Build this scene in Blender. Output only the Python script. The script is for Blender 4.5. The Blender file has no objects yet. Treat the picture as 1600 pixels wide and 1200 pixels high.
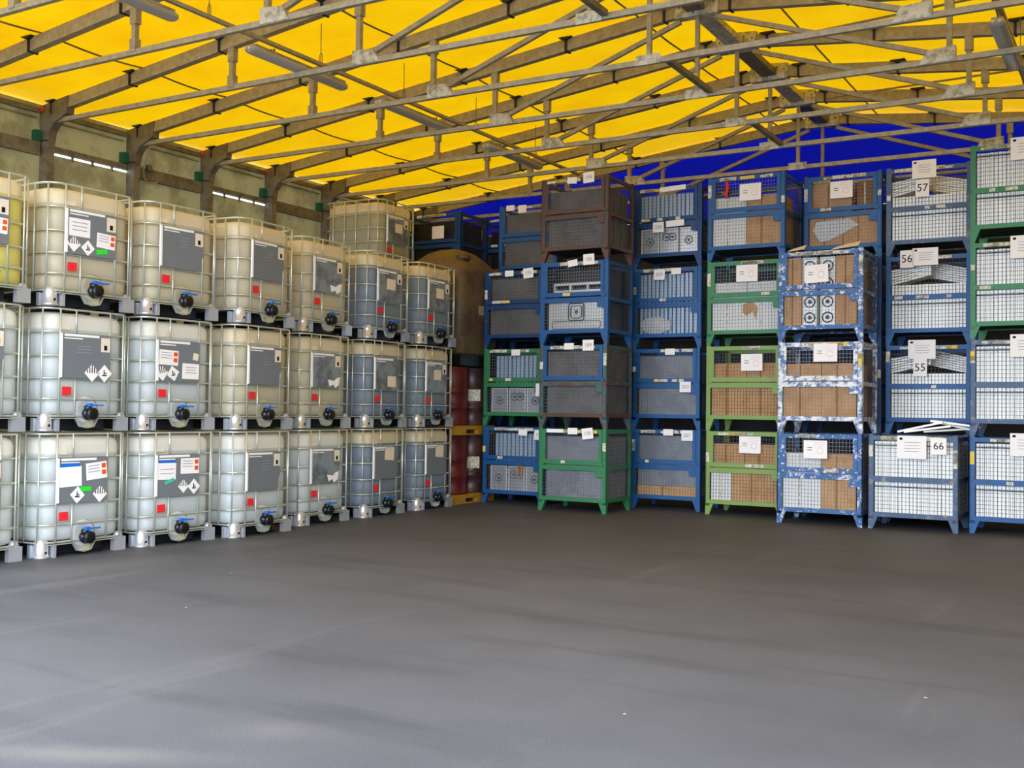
import bpy, math, random
from mathutils import Vector, Matrix

random.seed(7)
R = math.radians
scn = bpy.context.scene
col = scn.collection

# ------------------------------------------------------------------ camera
CAM_H = 1.41
roll, pitch, yaw = R(.75), R(1.38), R(30.46)
fwd = Vector((-math.sin(yaw)*math.cos(pitch), math.cos(yaw)*math.cos(pitch), math.sin(pitch)))
rt0 = Vector((math.cos(yaw), math.sin(yaw), 0)); up0 = rt0.cross(fwd)
rt = rt0*math.cos(roll) + up0*math.sin(roll); up = up0*math.cos(roll) - rt0*math.sin(roll)
cd = bpy.data.cameras.new('camera'); cam = bpy.data.objects.new('camera', cd); col.objects.link(cam)
M4 = Matrix((rt, up, -fwd)).transposed().to_4x4(); M4.translation = (0, 0, CAM_H)
cam.matrix_world = M4
cd.sensor_width = 36.0; cd.lens = 36.0*1700/1600; cd.clip_end = 200
scn.camera = cam

# ------------------------------------------------------------------ light
w = bpy.data.worlds.new('sky'); scn.world = w; w.use_nodes = True
bg = w.node_tree.nodes['Background']
bg.inputs[0].default_value = (.72, .82, 1.0, 1); bg.inputs[1].default_value = 2.6
sd = bpy.data.lights.new('sun', 'SUN'); sd.energy = 2.2; sd.angle = R(1.0); sd.color = (1, .95, .86)
sun = bpy.data.objects.new('sun', sd); col.objects.link(sun)
sun.rotation_euler = (R(-38), R(-8), 0)
ad = bpy.data.lights.new('opening_portal', 'AREA'); ad.shape = 'RECTANGLE'; ad.size = 15; ad.size_y = 6.2
ad.cycles.is_portal = True
ap = bpy.data.objects.new('opening_portal', ad); col.objects.link(ap)
ap.location = (-4.3, 3.1, 3.1); ap.rotation_euler = (R(90), 0, 0)
scn.view_settings.view_transform = 'Standard'; scn.view_settings.look = 'None'
scn.view_settings.gamma = 1; scn.view_settings.use_curve_mapping = False
scn.view_settings.exposure = 1.64
scn.cycles.max_bounces = 8; scn.cycles.diffuse_bounces = 5; scn.cycles.transmission_bounces = 4

# ------------------------------------------------------------------ materials
def s2l(c):
    return tuple(((x/255)/12.92 if x/255 <= .04045 else ((x/255+.055)/1.055)**2.4) for x in c) + (1,)

def mat(name, rgb, rough=.6, metal=0, rgb2=None, scale=8, lo=.45, hi=.6, transl=0, tcol=None, bump=0, bscale=60,
        detail=5, spec=.5, stretch=None):
    m = bpy.data.materials.new(name); m.use_nodes = True
    nt = m.node_tree; N = nt.nodes; L = nt.links
    p = N['Principled BSDF']; out = N['Material Output']
    p.inputs['Base Color'].default_value = s2l(rgb); p.inputs['Roughness'].default_value = rough
    p.inputs['Metallic'].default_value = metal; p.inputs['Specular IOR Level'].default_value = spec
    tc = None
    if rgb2 is not None or bump:
        g = N.new('ShaderNodeNewGeometry'); mp = N.new('ShaderNodeMapping'); L.new(g.outputs['Position'], mp.inputs[0])
        if stretch: mp.inputs['Scale'].default_value = stretch
        tc = mp.outputs[0]
    csrc = None
    if rgb2 is not None:
        n = N.new('ShaderNodeTexNoise'); n.inputs['Scale'].default_value = scale; n.inputs['Detail'].default_value = detail
        n.inputs['Roughness'].default_value = .65
        L.new(tc, n.inputs['Vector'])
        r = N.new('ShaderNodeMapRange'); r.inputs['From Min'].default_value = lo; r.inputs['From Max'].default_value = hi
        L.new(n.outputs['Fac'], r.inputs['Value'])
        mx = N.new('ShaderNodeMix'); mx.data_type = 'RGBA'
        mx.inputs[6].default_value = s2l(rgb); mx.inputs[7].default_value = s2l(rgb2)
        L.new(r.outputs[0], mx.inputs[0]); L.new(mx.outputs[2], p.inputs['Base Color']); csrc = mx.outputs[2]
    if bump:
        n2 = N.new('ShaderNodeTexNoise'); n2.inputs['Scale'].default_value = bscale; n2.inputs['Detail'].default_value = 4
        L.new(tc, n2.inputs['Vector'])
        b = N.new('ShaderNodeBump'); b.inputs['Strength'].default_value = bump; b.inputs['Distance'].default_value = .02
        L.new(n2.outputs['Fac'], b.inputs['Height']); L.new(b.outputs[0], p.inputs['Normal'])
    if transl:
        t = N.new('ShaderNodeBsdfTranslucent'); t.inputs[0].default_value = s2l(tcol or rgb)
        if csrc and not tcol: L.new(csrc, t.inputs[0])
        ms = N.new('ShaderNodeMixShader'); ms.inputs[0].default_value = transl
        L.new(p.outputs[0], ms.inputs[1]); L.new(t.outputs[0], ms.inputs[2]); L.new(ms.outputs[0], out.inputs[0])
    return m

M = {}
M['roof'] = mat('yellow_tarpaulin', (246, 194, 4), .55, rgb2=(240, 178, 2), scale=1.3, lo=.4, hi=.7, transl=.112, bump=.25, bscale=2.5, spec=.15)
M['gable'] = mat('blue_tarpaulin', (8, 18, 150), .6, transl=.075, tcol=(2, 18, 170), bump=.2, bscale=3, spec=.1)
M['wall'] = mat('khaki_tarpaulin', (150, 141, 98), .7, rgb2=(122, 114, 76), scale=2.2, transl=.10, bump=.6, bscale=2.2, spec=.2)
M['wallb'] = mat('dark_tarpaulin', (52, 54, 62), .8)
M['steel'] = mat('galvanised_steel', (172, 162, 136), .6, .2, rgb2=(140, 130, 106), scale=14, lo=.35, hi=.7)
M['steel_dark'] = mat('weathered_steel', (120, 112, 92), .6, .1, rgb2=(98, 90, 72), scale=6)
M['plate'] = mat('gusset_steel', (196, 192, 174), .55, .15, rgb2=(146, 140, 120), scale=14)
M['iron'] = mat('black_iron', (26, 26, 28), .6)
M['green_pad'] = mat('green_plastic', (14, 92, 62), .5)
M['orange'] = mat('orange_paint', (214, 74, 30), .5)
M['lamp'] = mat('lamp_plastic', (158, 152, 140), .3, rgb2=(130, 122, 108), scale=10)
M['lampd'] = mat('lamp_diffuser', (188, 184, 172), .15, transl=.2)
M['wire'] = mat('wire', (96, 92, 84), .5, .5)
M['cage'] = mat('cage_tube', (208, 212, 196), .3, .55)
M['foot'] = mat('zinc_foot', (212, 214, 218), .28, .6)
M['deck'] = mat('pallet_deck', (34, 35, 38), .5, .3)
M['labelp'] = mat('label_plate', (120, 124, 126), .5, .1)
M['labelb'] = mat('bright_label_plate', (150, 158, 160), .4, .3, rgb2=(112, 118, 120), scale=5)
M['paper'] = mat('paper', (246, 240, 232), .8, spec=.1)
M['cream'] = mat('cream_paper', (232, 216, 190), .8, spec=.1)
M['ink'] = mat('ink', (24, 24, 34), .8, spec=.1)
M['greyink'] = mat('grey_ink', (150, 150, 160), .8, spec=.1)
M['pink'] = mat('pink_ink', (236, 190, 196), .8, spec=.1)
M['red'] = mat('red_tag', (236, 36, 40), .6)
M['redo'] = mat('red_square', (236, 84, 22), .6)
M['lime'] = mat('green_sticker', (30, 225, 30), .6)
M['teal'] = mat('teal_sticker', (60, 200, 150), .6)
M['black'] = mat('black_plastic', (16, 16, 18), .35)
M['bluep'] = mat('blue_handle', (20, 110, 205), .4)
M['capw'] = mat('cream_cap', (232, 220, 190), .5)
def bottle(name, a): return mat(name, a, .38, transl=.32, spec=.35)
M['air'] = bottle('empty_bottle_white', (250, 244, 226))
M['airy'] = bottle('empty_bottle_cream', (244, 228, 190))
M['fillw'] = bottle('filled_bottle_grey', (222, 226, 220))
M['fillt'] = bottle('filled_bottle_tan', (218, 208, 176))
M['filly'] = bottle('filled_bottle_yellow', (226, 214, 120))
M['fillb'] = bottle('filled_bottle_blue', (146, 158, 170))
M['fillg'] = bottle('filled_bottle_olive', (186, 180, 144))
def paint(name, a, b, lo=.6, hi=.68, sc=11): return mat(name, a, .5, .1, rgb2=b, scale=sc, lo=lo, hi=hi)
M['blue'] = paint('blue_paint', (20, 82, 136), (52, 60, 70))
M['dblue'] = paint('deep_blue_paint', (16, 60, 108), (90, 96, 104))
M['wblue'] = paint('worn_blue_paint', (44, 90, 142), (206, 206, 208), .54, .62, 16)
M['vwblue'] = paint('very_worn_blue_paint', (70, 104, 150), (222, 220, 216), .42, .56, 15)
M['green'] = paint('green_paint', (50, 122, 74), (40, 88, 60))
M['lgreen'] = paint('moss_green_paint', (120, 150, 70), (140, 130, 80))
M['teal_rust'] = paint('rusty_teal_paint', (62, 96, 98), (96, 58, 42), .48, .58)
M['rust'] = paint('rusty_brown_paint', (78, 62, 52), (104, 58, 34), .5, .62)
M['gblue'] = paint('grey_blue_paint', (64, 88, 116), (140, 128, 110), .55, .66)
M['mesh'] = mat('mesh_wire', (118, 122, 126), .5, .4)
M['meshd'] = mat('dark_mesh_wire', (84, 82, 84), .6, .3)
M['floorp'] = mat('floor_plate', (60, 58, 58), .7, .2)
M['tape'] = mat('old_sticker', (226, 220, 198), .8, rgb2=(170, 164, 140), scale=30, spec=.1)
M['tapey'] = mat('yellow_sticker', (232, 200, 84), .8, spec=.1)
M['sheetg'] = mat('grey_sheet_metal', (132, 134, 138), .5, .15, rgb2=(116, 118, 124), scale=3)
M['sheetd'] = mat('dark_grey_sheet_metal', (104, 100, 96), .55, .15, rgb2=(88, 84, 80), scale=3)
M['prof'] = mat('light_blue_steel', (176, 196, 214), .4, .2)
M['hob'] = mat('stainless_plate', (206, 206, 202), .3, .55)
M['hobw'] = mat('pale_enamel_plate', (224, 222, 214), .4, .1)
M['carton'] = mat('cardboard', (196, 152, 104), .85, rgb2=(180, 136, 90), scale=4, spec=.1)
M['cartond'] = mat('dark_cardboard', (150, 106, 62), .85, rgb2=(136, 94, 54), scale=4, spec=.1)
M['cartonw'] = mat('white_carton', (222, 220, 214), .8, spec=.1)
M['slat'] = mat('pale_profile', (246, 245, 236), .45, .1)
M['film'] = mat('plastic_film', (222, 222, 220), .3, transl=.3)
M['drumr'] = mat('red_drum_paint', (100, 24, 20), .45, .1, rgb2=(74, 18, 16), scale=4)
M['drumb'] = mat('brown_drum_paint', (84, 56, 50), .35, .2, rgb2=(60, 40, 38), scale=4)
M['pallety'] = mat('yellow_pallet_paint', (184, 136, 20), .6, rgb2=(166, 122, 30), scale=8)
M['wood'] = mat('wood', (150, 112, 60), .8, rgb2=(120, 86, 46), scale=9)
M['woodd'] = mat('dark_pallet_wood', (46, 38, 32), .8)
M['brown'] = mat('brown_cover', (98, 78, 50), .55, rgb2=(78, 58, 38), scale=3, bump=.3, bscale=8)

# floor: asphalt with streaks, scuffs and pale specks
def floor_mat():
    m = bpy.data.materials.new('asphalt'); m.use_nodes = True
    nt = m.node_tree; N = nt.nodes; L = nt.links; p = N['Principled BSDF']
    g = N.new('ShaderNodeNewGeometry')
    def noise(scale, stretch=None, det=6, rot=0, ro=.6):
        mp = N.new('ShaderNodeMapping'); L.new(g.outputs['Position'], mp.inputs[0])
        if stretch: mp.inputs['Scale'].default_value = stretch
        mp.inputs['Rotation'].default_value = (0, 0, rot)
        n = N.new('ShaderNodeTexNoise'); n.inputs['Scale'].default_value = scale; n.inputs['Detail'].default_value = det
        n.inputs['Roughness'].default_value = ro; L.new(mp.outputs[0], n.inputs[0]); return n.outputs['Fac']
    def rng(src, a, b, c=0, d=1):
        r = N.new('ShaderNodeMapRange'); L.new(src, r.inputs[0])
        for i, v in enumerate((a, b, c, d)): r.inputs[i+1].default_value = v
        return r.outputs[0]
    def mix(f, a, b):
        x = N.new('ShaderNodeMix'); x.data_type = 'RGBA'; L.new(f, x.inputs[0])
        for i, v in ((6, a), (7, b)):
            if isinstance(v, tuple): x.inputs[i].default_value = v
            else: L.new(v, x.inputs[i])
        return x.outputs[2]
    c = mix(rng(noise(.45), .35, .68), s2l((71, 70, 72)), s2l((87, 86, 87)))
    c = mix(rng(noise(1.0, (.35, 2.4, 1), 5, R(20)), .54, .72, 0, .55), c, s2l((52, 52, 54)))
    c = mix(rng(noise(.8, (3.0, .35, 1), 4, R(-30)), .60, .72, 0, .4), c, s2l((108, 106, 103)))
    c = mix(rng(noise(120, None, 2), .45, .72, 0, .4), c, s2l((104, 104, 106)))
    v = N.new('ShaderNodeTexVoronoi'); v.inputs['Scale'].default_value = 1.6; L.new(g.outputs['Position'], v.inputs['Vector'])
    c = mix(rng(v.outputs['Distance'], .018, .012), c, s2l((205, 205, 205)))
    for (cx, cy, sx, sy, rot, amt) in ((-3.75, 2.93, .55, .10, 28, .2), (-3.3, 3.62, .30, .14, 28, .1), (-7.9, 6.35, .8, .35, 85, .14), (-8.0, 8.3, .5, .25, 85, .12)):  # pale patches; those by the opening paint lit floor into the colour
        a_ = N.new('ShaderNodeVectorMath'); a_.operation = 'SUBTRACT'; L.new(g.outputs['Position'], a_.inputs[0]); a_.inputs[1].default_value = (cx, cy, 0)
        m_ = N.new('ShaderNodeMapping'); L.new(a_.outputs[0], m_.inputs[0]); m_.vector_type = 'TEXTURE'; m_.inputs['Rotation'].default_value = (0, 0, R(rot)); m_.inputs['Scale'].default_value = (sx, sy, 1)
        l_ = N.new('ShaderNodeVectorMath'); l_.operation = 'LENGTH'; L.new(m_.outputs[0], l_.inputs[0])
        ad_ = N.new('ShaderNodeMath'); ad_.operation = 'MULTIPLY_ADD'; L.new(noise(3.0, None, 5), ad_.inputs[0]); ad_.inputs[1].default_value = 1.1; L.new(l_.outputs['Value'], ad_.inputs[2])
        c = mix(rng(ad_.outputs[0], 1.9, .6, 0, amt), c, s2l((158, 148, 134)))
    L.new(c, p.inputs['Base Color']); p.inputs['Roughness'].default_value = .62; p.inputs['Specular IOR Level'].default_value = .35
    b = N.new('ShaderNodeBump'); b.inputs['Strength'].default_value = .35; b.inputs['Distance'].default_value = .006
    L.new(noise(90, None, 3), b.inputs['Height']); L.new(b.outputs[0], p.inputs['Normal'])
    return m
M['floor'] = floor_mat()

# ------------------------------------------------------------------ mesh helpers
class MB:
    def __init__(s): s.v = []; s.f = []; s.m = []; s.mi = 0; s.sm = []; s.smooth = False
    def add(s, vs, fs):
        o = len(s.v); s.v += [tuple(x) for x in vs]
        for f in fs: s.f.append([i+o for i in f]); s.m.append(s.mi); s.sm.append(s.smooth)
        return s
    def box(s, x0, y0, z0, x1, y1, z1):
        vs = [(x, y, z) for z in (z0, z1) for y in (y0, y1) for x in (x0, x1)]
        return s.add(vs, [(0, 2, 3, 1), (4, 5, 7, 6), (0, 1, 5, 4), (2, 6, 7, 3), (0, 4, 6, 2), (1, 3, 7, 5)])
    def beam(s, a, b, wd, ht, upv=(0, 0, 1)):
        a = Vector(a); b = Vector(b); d = (b-a).normalized(); u = Vector(upv)
        sd_ = d.cross(u)
        if sd_.length < 1e-4: sd_ = d.cross(Vector((0, 1, 0)))
        sd_.normalize(); u = sd_.cross(d).normalized()
        vs = []
        for p in (a, b):
            for i, j in ((-1, -1), (1, -1), (1, 1), (-1, 1)): vs.append(p + sd_*(i*wd/2) + u*(j*ht/2))
        return s.add(vs, [(0, 3, 2, 1), (4, 5, 6, 7), (0, 1, 5, 4), (1, 2, 6, 5), (2, 3, 7, 6), (3, 0, 4, 7)])
    def tube(s, pts, r, n=6, closed=False, r2=None):
        pts = [Vector(p) for p in pts]; K = len(pts); vs = []; fs = []
        for i, p in enumerate(pts):
            if closed: d = pts[(i+1) % K]-pts[i-1]
            else: d = pts[min(i+1, K-1)]-pts[max(i-1, 0)]
            d.normalize(); ref = Vector((0, 0, 1)) if abs(d.z) < .95 else Vector((1, 0, 0))
            a = d.cross(ref).normalized(); b = a.cross(d)
            rr = r if r2 is None else r+(r2-r)*i/(K-1)
            for k in range(n):
                t = 2*math.pi*k/n; vs.append(p + a*(rr*math.cos(t)) + b*(rr*math.sin(t)))
        for i in range(K if closed else K-1):
            j = (i+1) % K
            for k in range(n): fs.append((i*n+k, i*n+(k+1) % n, j*n+(k+1) % n, j*n+k))
        if not closed: fs.append(tuple(range(n-1, -1, -1))); fs.append(tuple((K-1)*n+k for k in range(n)))
        return s.add(vs, fs)
    def lathe(s, prof, c, n=20, axis='z'):
        vs = []; fs = []
        for r, h in prof:
            for k in range(n):
                t = 2*math.pi*k/n; x, y = r*math.cos(t), r*math.sin(t)
                q = (x, y, h) if axis == 'z' else ((x, -h, y) if axis == 'y' else (h, x, y))
                vs.append((c[0]+q[0], c[1]+q[1], c[2]+q[2]))
        for i in range(len(prof)-1):
            for k in range(n): fs.append((i*n+k, i*n+(k+1) % n, (i+1)*n+(k+1) % n, (i+1)*n+k))
        fs.append(tuple(range(n-1, -1, -1))); fs.append(tuple((len(prof)-1)*n+k for k in range(n)))
        return s.add(vs, fs)
    def rings(s, rs, cap=True):
        n = len(rs[0]); vs = [p for r_ in rs for p in r_]; fs = []
        for i in range(len(rs)-1):
            for k in range(n): fs.append((i*n+k, i*n+(k+1) % n, (i+1)*n+(k+1) % n, (i+1)*n+k))
        if cap: fs.append(tuple(range(n-1, -1, -1))); fs.append(tuple((len(rs)-1)*n+k for k in range(n)))
        return s.add(vs, fs)
    def poly(s, pts, nrm, th):
        """flat polygon pts (3D) extruded by th along nrm"""
        nrm = Vector(nrm).normalized()*th; n = len(pts)
        vs = [Vector(p) for p in pts] + [Vector(p)+nrm for p in pts]
        fs = [tuple(range(n-1, -1, -1)), tuple(range(n, 2*n))] + [(i, (i+1) % n, n+(i+1) % n, n+i) for i in range(n)]
        return s.add(vs, fs)
    def mesh(s, name, mats):
        me = bpy.data.meshes.new(name); me.from_pydata(s.v, [], s.f)
        for m_ in (mats if isinstance(mats, (list, tuple)) else [mats]): me.materials.append(M[m_] if isinstance(m_, str) else m_)
        for p_, i, sm in zip(me.polygons, s.m, s.sm): p_.material_index = i; p_.use_smooth = sm
        me.validate(); me.update()
        return me
    def build(s, name, mats, parent=None, loc=None):
        return put(name, s.mesh(name, mats), parent, loc)

def put(name, me, parent=None, loc=None, rz=0, rot=None):
    o = bpy.data.objects.new(name, me); col.objects.link(o)
    if parent is not None: o.parent = parent
    if loc is not None: o.location = loc
    if rot is not None: o.rotation_euler = rot
    elif rz: o.rotation_euler = (0, 0, rz)
    return o
def tag(o, label=None, cat=None, group=None, kind=None):
    if label: o['label'] = label
    if cat: o['category'] = cat
    if group: o['group'] = group
    if kind: o['kind'] = kind
    return o
def thing(name, label, cat, loc=(0, 0, 0), rz=0, group=None):
    return tag(put(name, None, None, loc, rz), label, cat, group)
def copy_tree(o, parent=None):
    c = o.copy(); col.objects.link(c); c.parent = parent
    for ch in list(kids.get(o.name, [])): copy_tree(ch, c)
    return c
kids = {}
def struct(o): return tag(o, kind='structure')

def rrect(x0, y0, x1, y1, r, z, n=5):
    P = []
    for cx, cy, a0 in ((x1-r, y0+r, -90), (x1-r, y1-r, 0), (x0+r, y1-r, 90), (x0+r, y0+r, 180)):
        for i in range(n+1):
            a = R(a0+90*i/n); P.append((cx+r*math.cos(a), cy+r*math.sin(a), z))
    return P

def text_mesh(s, size, key={}):
    k = (s, size)
    if k not in key:
        cu = bpy.data.curves.new('writing', 'FONT'); cu.body = s; cu.size = size; cu.align_x = 'CENTER'; cu.align_y = 'CENTER'
        cu.extrude = .0006; cu.resolution_u = 3
        o = bpy.data.objects.new('writing_tmp', cu); col.objects.link(o)
        dg = bpy.context.evaluated_depsgraph_get()
        me = bpy.data.meshes.new_from_object(o.evaluated_get(dg))
        bpy.data.objects.remove(o); me.materials.clear(); me.materials.append(M['ink']); key[k] = me
    return key[k]

# ------------------------------------------------------------------ tent shell
XW, XR, RX = -11.86, 3.26, -4.30          # left wall, right wall, ridge
ZE, ZR = 5.03, 5.88                       # rafter centre height at wall, at ridge
Y1, DY = 8.60, 1.32
def TY(i): return Y1 + DY*(i-1)
YF, YB = TY(-3), TY(7)                    # first frame (open end), gable frame
def rafz(x): return ZE + (ZR-ZE)*(1-abs(x-RX)/(RX-XW))

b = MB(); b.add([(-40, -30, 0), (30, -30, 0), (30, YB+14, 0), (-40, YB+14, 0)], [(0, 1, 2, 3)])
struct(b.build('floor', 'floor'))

# roof tarpaulin: sags between frames, small folds
def roof_mesh():
    b = MB(); b.smooth = True; nx, ny = 56, 11*10
    ys = [YF-.15+(YB+.1-YF+.15)*j/ny for j in range(ny+1)]
    for th in (0,):
        vs = []; fs = []
        xs = [XW-.06+(XR-XW+.12)*i/nx for i in range(nx+1)]
        for j, y in enumerate(ys):
            u = ((y-Y1)/DY) % 1.0
            for i, x in enumerate(xs):
                e = abs(x-RX)/(RX-XW)
                sag = -.035*math.sin(math.pi*u)*math.sin(math.pi*min(e, 1))
                fold = .012*math.sin(7.5*x+2.2*math.sin(1.7*y))*math.sin(math.pi*u)
                vs.append((x, y, rafz(x)+.105+sag+fold))
        for j in range(ny):
            for i in range(nx):
                a = j*(nx+1)+i; fs.append((a, a+nx+1, a+nx+2, a+1))
        b.add(vs, fs)
    return b
ceil = struct(roof_mesh().build('ceiling', 'roof'))
# seams of the tarpaulin (thin webbing lines along the roof)
for sx in (-10.05, -7.35, -5.0, -3.5, -1.4, .7):
    b = MB(); pts = []
    for k in range(0, 61):
        y = YF + (YB-YF)*k/60; u = ((y-Y1)/DY) % 1.0
        pts.append((sx+.03*math.sin(math.pi*u), y, rafz(sx)+.075-.045*math.sin(math.pi*u)))
    b.tube(pts, .011, 5); o = b.build('roof_seam', 'steel_dark', ceil)

# left wall in strips with two daylight slits
def wall_panel(b, x, y0, y1, z0, z1, amp=.02):
    ny, nz = 12, 8; vs = []; fs = []
    for j in range(nz+1):
        for i in range(ny+1):
            y = y0+(y1-y0)*i/ny; z = z0+(z1-z0)*j/nz
            d = amp*math.sin(3.1*y+1.3*z)*math.sin(math.pi*i/ny)*math.sin(math.pi*j/nz)
            vs.append((x+d, y, z))
    for j in range(nz):
        for i in range(ny):
            a = j*(ny+1)+i; fs.append((a, a+1, a+ny+2, a+ny+1))
    b.smooth = True; b.add(vs, fs)
wl = MB(); rails = []
for i in range(-3, 7):
    y0, y1 = TY(i), TY(i+1)
    slit = i in (1, 3)
    wall_panel(wl, XW, y0, y1, 0, 4.53)
    wall_panel(wl, XW-.01, y0, y1, 4.555 if slit else 4.53, 5.12, .012)
    if slit:
        for k in range(4): q = y0+.12+(y1-y0-.1)*k/4; wl.box(XW-.02, q, 4.50, XW+.005, q+.03, 4.57)
    rails.append((y0, y1, slit))
wl = struct(wl.build('wall_left', 'wall'))
for y0, y1, slit in rails:
    b = MB()
    if slit: b.box(XW+.01, y0+.08, 4.565, XW+.06, y1-.08, 4.625)
    else: b.box(XW+.01, y0+.08, 4.475, XW+.07, y1-.08, 4.635)
    b.build('rail', 'steel_dark', wl)
    MB().box(XW-.0, y0+.08, 5.0, XW+.05, y1-.08, 5.06).build('eave_rail', 'steel_dark', wl)
    MB().box(XW+.002, y0+.1, 4.93, XW+.02, y1-.1, 4.95).build('hem', 'wall', wl)
b = MB()
for i in range(-3, 7): wall_panel(b, XR, TY(i), TY(i+1), 0, 5.12)
struct(b.build('wall_right', 'wall'))
# gable end wall, blue above the eaves, darkened below so gaps between boxes read dark
b = MB(); nx = 40; vs = []; fs = []
for i in range(nx+1):
    x = XW+(XR-XW)*i/nx; z1 = rafz(x)+.1
    for j in range(5):
        z = 4.55+(z1-4.55)*j/4; vs.append((x, YB+.14+.012*math.sin(3*x+2*z), z))
for i in range(nx):
    for j in range(4): a = i*5+j; fs.append((a, a+5, a+6, a+1))
b.smooth = True; b.add(vs, fs); b.mi = 1
b.add([(XW, YB+.14, 0), (XR, YB+.14, 0), (XR, YB+.14, 4.55), (XW, YB+.14, 4.55)], [(0, 1, 2, 3)])
struct(b.build('wall_back', ['gable', 'wallb']))

# ------------------------------------------------------------------ trusses
ZC = 4.89
ordn = {-3: 'at the open end', -2: 'just inside the open end', -1: 'passing the top left corner', 0: 'whose left half runs behind the first tube lamp',
        1: 'reaching the left wall above the leftmost tank stacks', 2: 'starting above the second tank stack',
        3: 'starting above the third tank stack', 4: 'starting above the fourth tank stack', 5: 'starting left of the lone top tank',
        6: 'last but one before the blue gable', 7: 'lying against the blue gable wall'}
def truss(i):
    y = TY(i)
    t = thing('roof_truss', 'galvanised steel roof truss across the tent ' + ordn[i], 'roof truss', (RX, y, 0), 0, 'roof trusses')
    def X(x): return x-RX
    for sg, xe in ((-1, XW), (1, XR)):
        # rafter as an I-like beam
        a = Vector((X(xe)-sg*.15, 0, rafz(xe+(-sg)*.15))); c = Vector((sg*.18, 0, rafz(RX+sg*.18)))
        b = MB(); b.beam(a, c, .085, .14)
        b.build('rafter', 'steel', t)
        # post with haunch
        px = X(xe)-sg*.09
        b = MB(); b.box(px-.075, -.05, 0, px+.075, .05, 4.7); b.build('post', 'steel_dark', t)
        h = MB(); q = -sg
        pts = [(px-q*.08, -.055, 4.55), (px+q*.08, -.055, 4.62), (px+q*.11, -.055, 4.76), (px+q*.2, -.055, 4.86), (px+q*.42, -.055, 4.95),
               (px+q*.45, -.055, rafz(xe)+.13), (px-q*.08, -.055, rafz(xe)+.06)]
        h.poly(pts, (0, 1, 0), .11); h.build('haunch', 'steel_dark', t)
        g = MB(); g.box(min(px-q*.02, px-q*.14), -.15, 4.64, max(px-q*.02, px-q*.14), -.055, 4.78); g.build('clamp_pad', 'green_pad', t)
        g = MB(); g.tube([(px-q*.1, -.07, 4.67), (px+q*.12, -.07, 4.64)], .008); g.build('bolt', 'iron', t)
        if i in (1, 3, 4): MB().box(px-.07, -.075, rafz(xe)-.01, px+.0, -.056, rafz(xe)+.05).build('paint_mark', 'orange', t)
        # clips on the rafter
        for k, d in enumerate((.22, 1.62, 3.05, 4.5, 5.95, 7.18)):
            cx = xe-sg*d; zc = rafz(cx); b = MB()
            b.box(X(cx)-.012, -.062, zc-.08, X(cx)+.012, .062, zc+.07)
            b.poly([(X(cx)-.09, -.09, zc+.082), (X(cx)+.09, -.09, zc+.082), (X(cx)+.02, -.09, zc+.05), (X(cx)-.02, -.09, zc+.05)], (0, 1, 0), .18)
            b.build('clip', 'iron', t)
        # verticals with sleeves
        for k, dx in enumerate((4.35, 2.6)):
            vx = RX+sg*dx; zt = rafz(vx)-.06; b = MB()
            b.box(sg*dx-.026, -.026, ZC, sg*dx+.026, .026, zt)
            b.box(sg*dx-.042, -.036, zt-.16, sg*dx+.042, .036, zt+.03)
            if k == 0: b.box(sg*dx-.042, -.036, ZC, sg*dx+.042, .036, ZC+.13)
            b.build('web_post', 'steel', t)
        # gusset and diagonal to the ridge
        b = MB(); b.poly([(sg*2.66, -.038, ZC-.02), (sg*2.66, -.038, ZC+.13), (sg*2.4, -.038, ZC+.11), (sg*2.32, -.038, ZC-.02)], (0, 1, 0), .076)
        b.build('gusset_plate', 'plate', t)
        b = MB(); b.beam((sg*2.48, 0, ZC+.07), (sg*.2, 0, ZR-.14), .045, .05); b.build('diagonal', 'steel', t)
    b = MB(); b.box(X(XW)+.3, -.025, ZC-.027, X(XR)-.3, .025, ZC+.027); b.build('bottom_chord', 'steel', t)
    b = MB(); b.box(-.022, -.022, ZC, .022, .022, ZR-.1); b.build('king_post', 'steel', t)
    b = MB(); b.box(-.13, -.032, ZC-.035, .13, -.026, ZC+.065); 
    for k in range(4):
        b.lathe([(.008, 0), (.008, .006)], (-.09+.06*k, -.032, ZC+.02), 6, 'y')
    b.build('splice_plate', 'plate', t)
    b = MB(); b.poly([(-.25, -.06, ZR-.12), (.25, -.06, ZR-.12), (.25, -.06, ZR+.075), (0, -.06, ZR+.10), (-.25, -.06, ZR+.075)], (0, 1, 0), .12)
    b.build('ridge_plate', 'plate', t)
    b = MB()
    for (bx, bz) in ((-.2, .0), (-.1, .03), (-.07, -.05), (0, .04), (.0, -.04), (.07, -.05), (.1, .03), (.2, 0), (-.03, -.08), (.04, .0)):
        b.lathe([(.010, 0), (.010, .008)], (bx, -.06, ZR+bz), 6, 'y')
    b.build('bolts', 'iron', t)
    return t
for i in range(-3, 8): truss(i)

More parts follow.
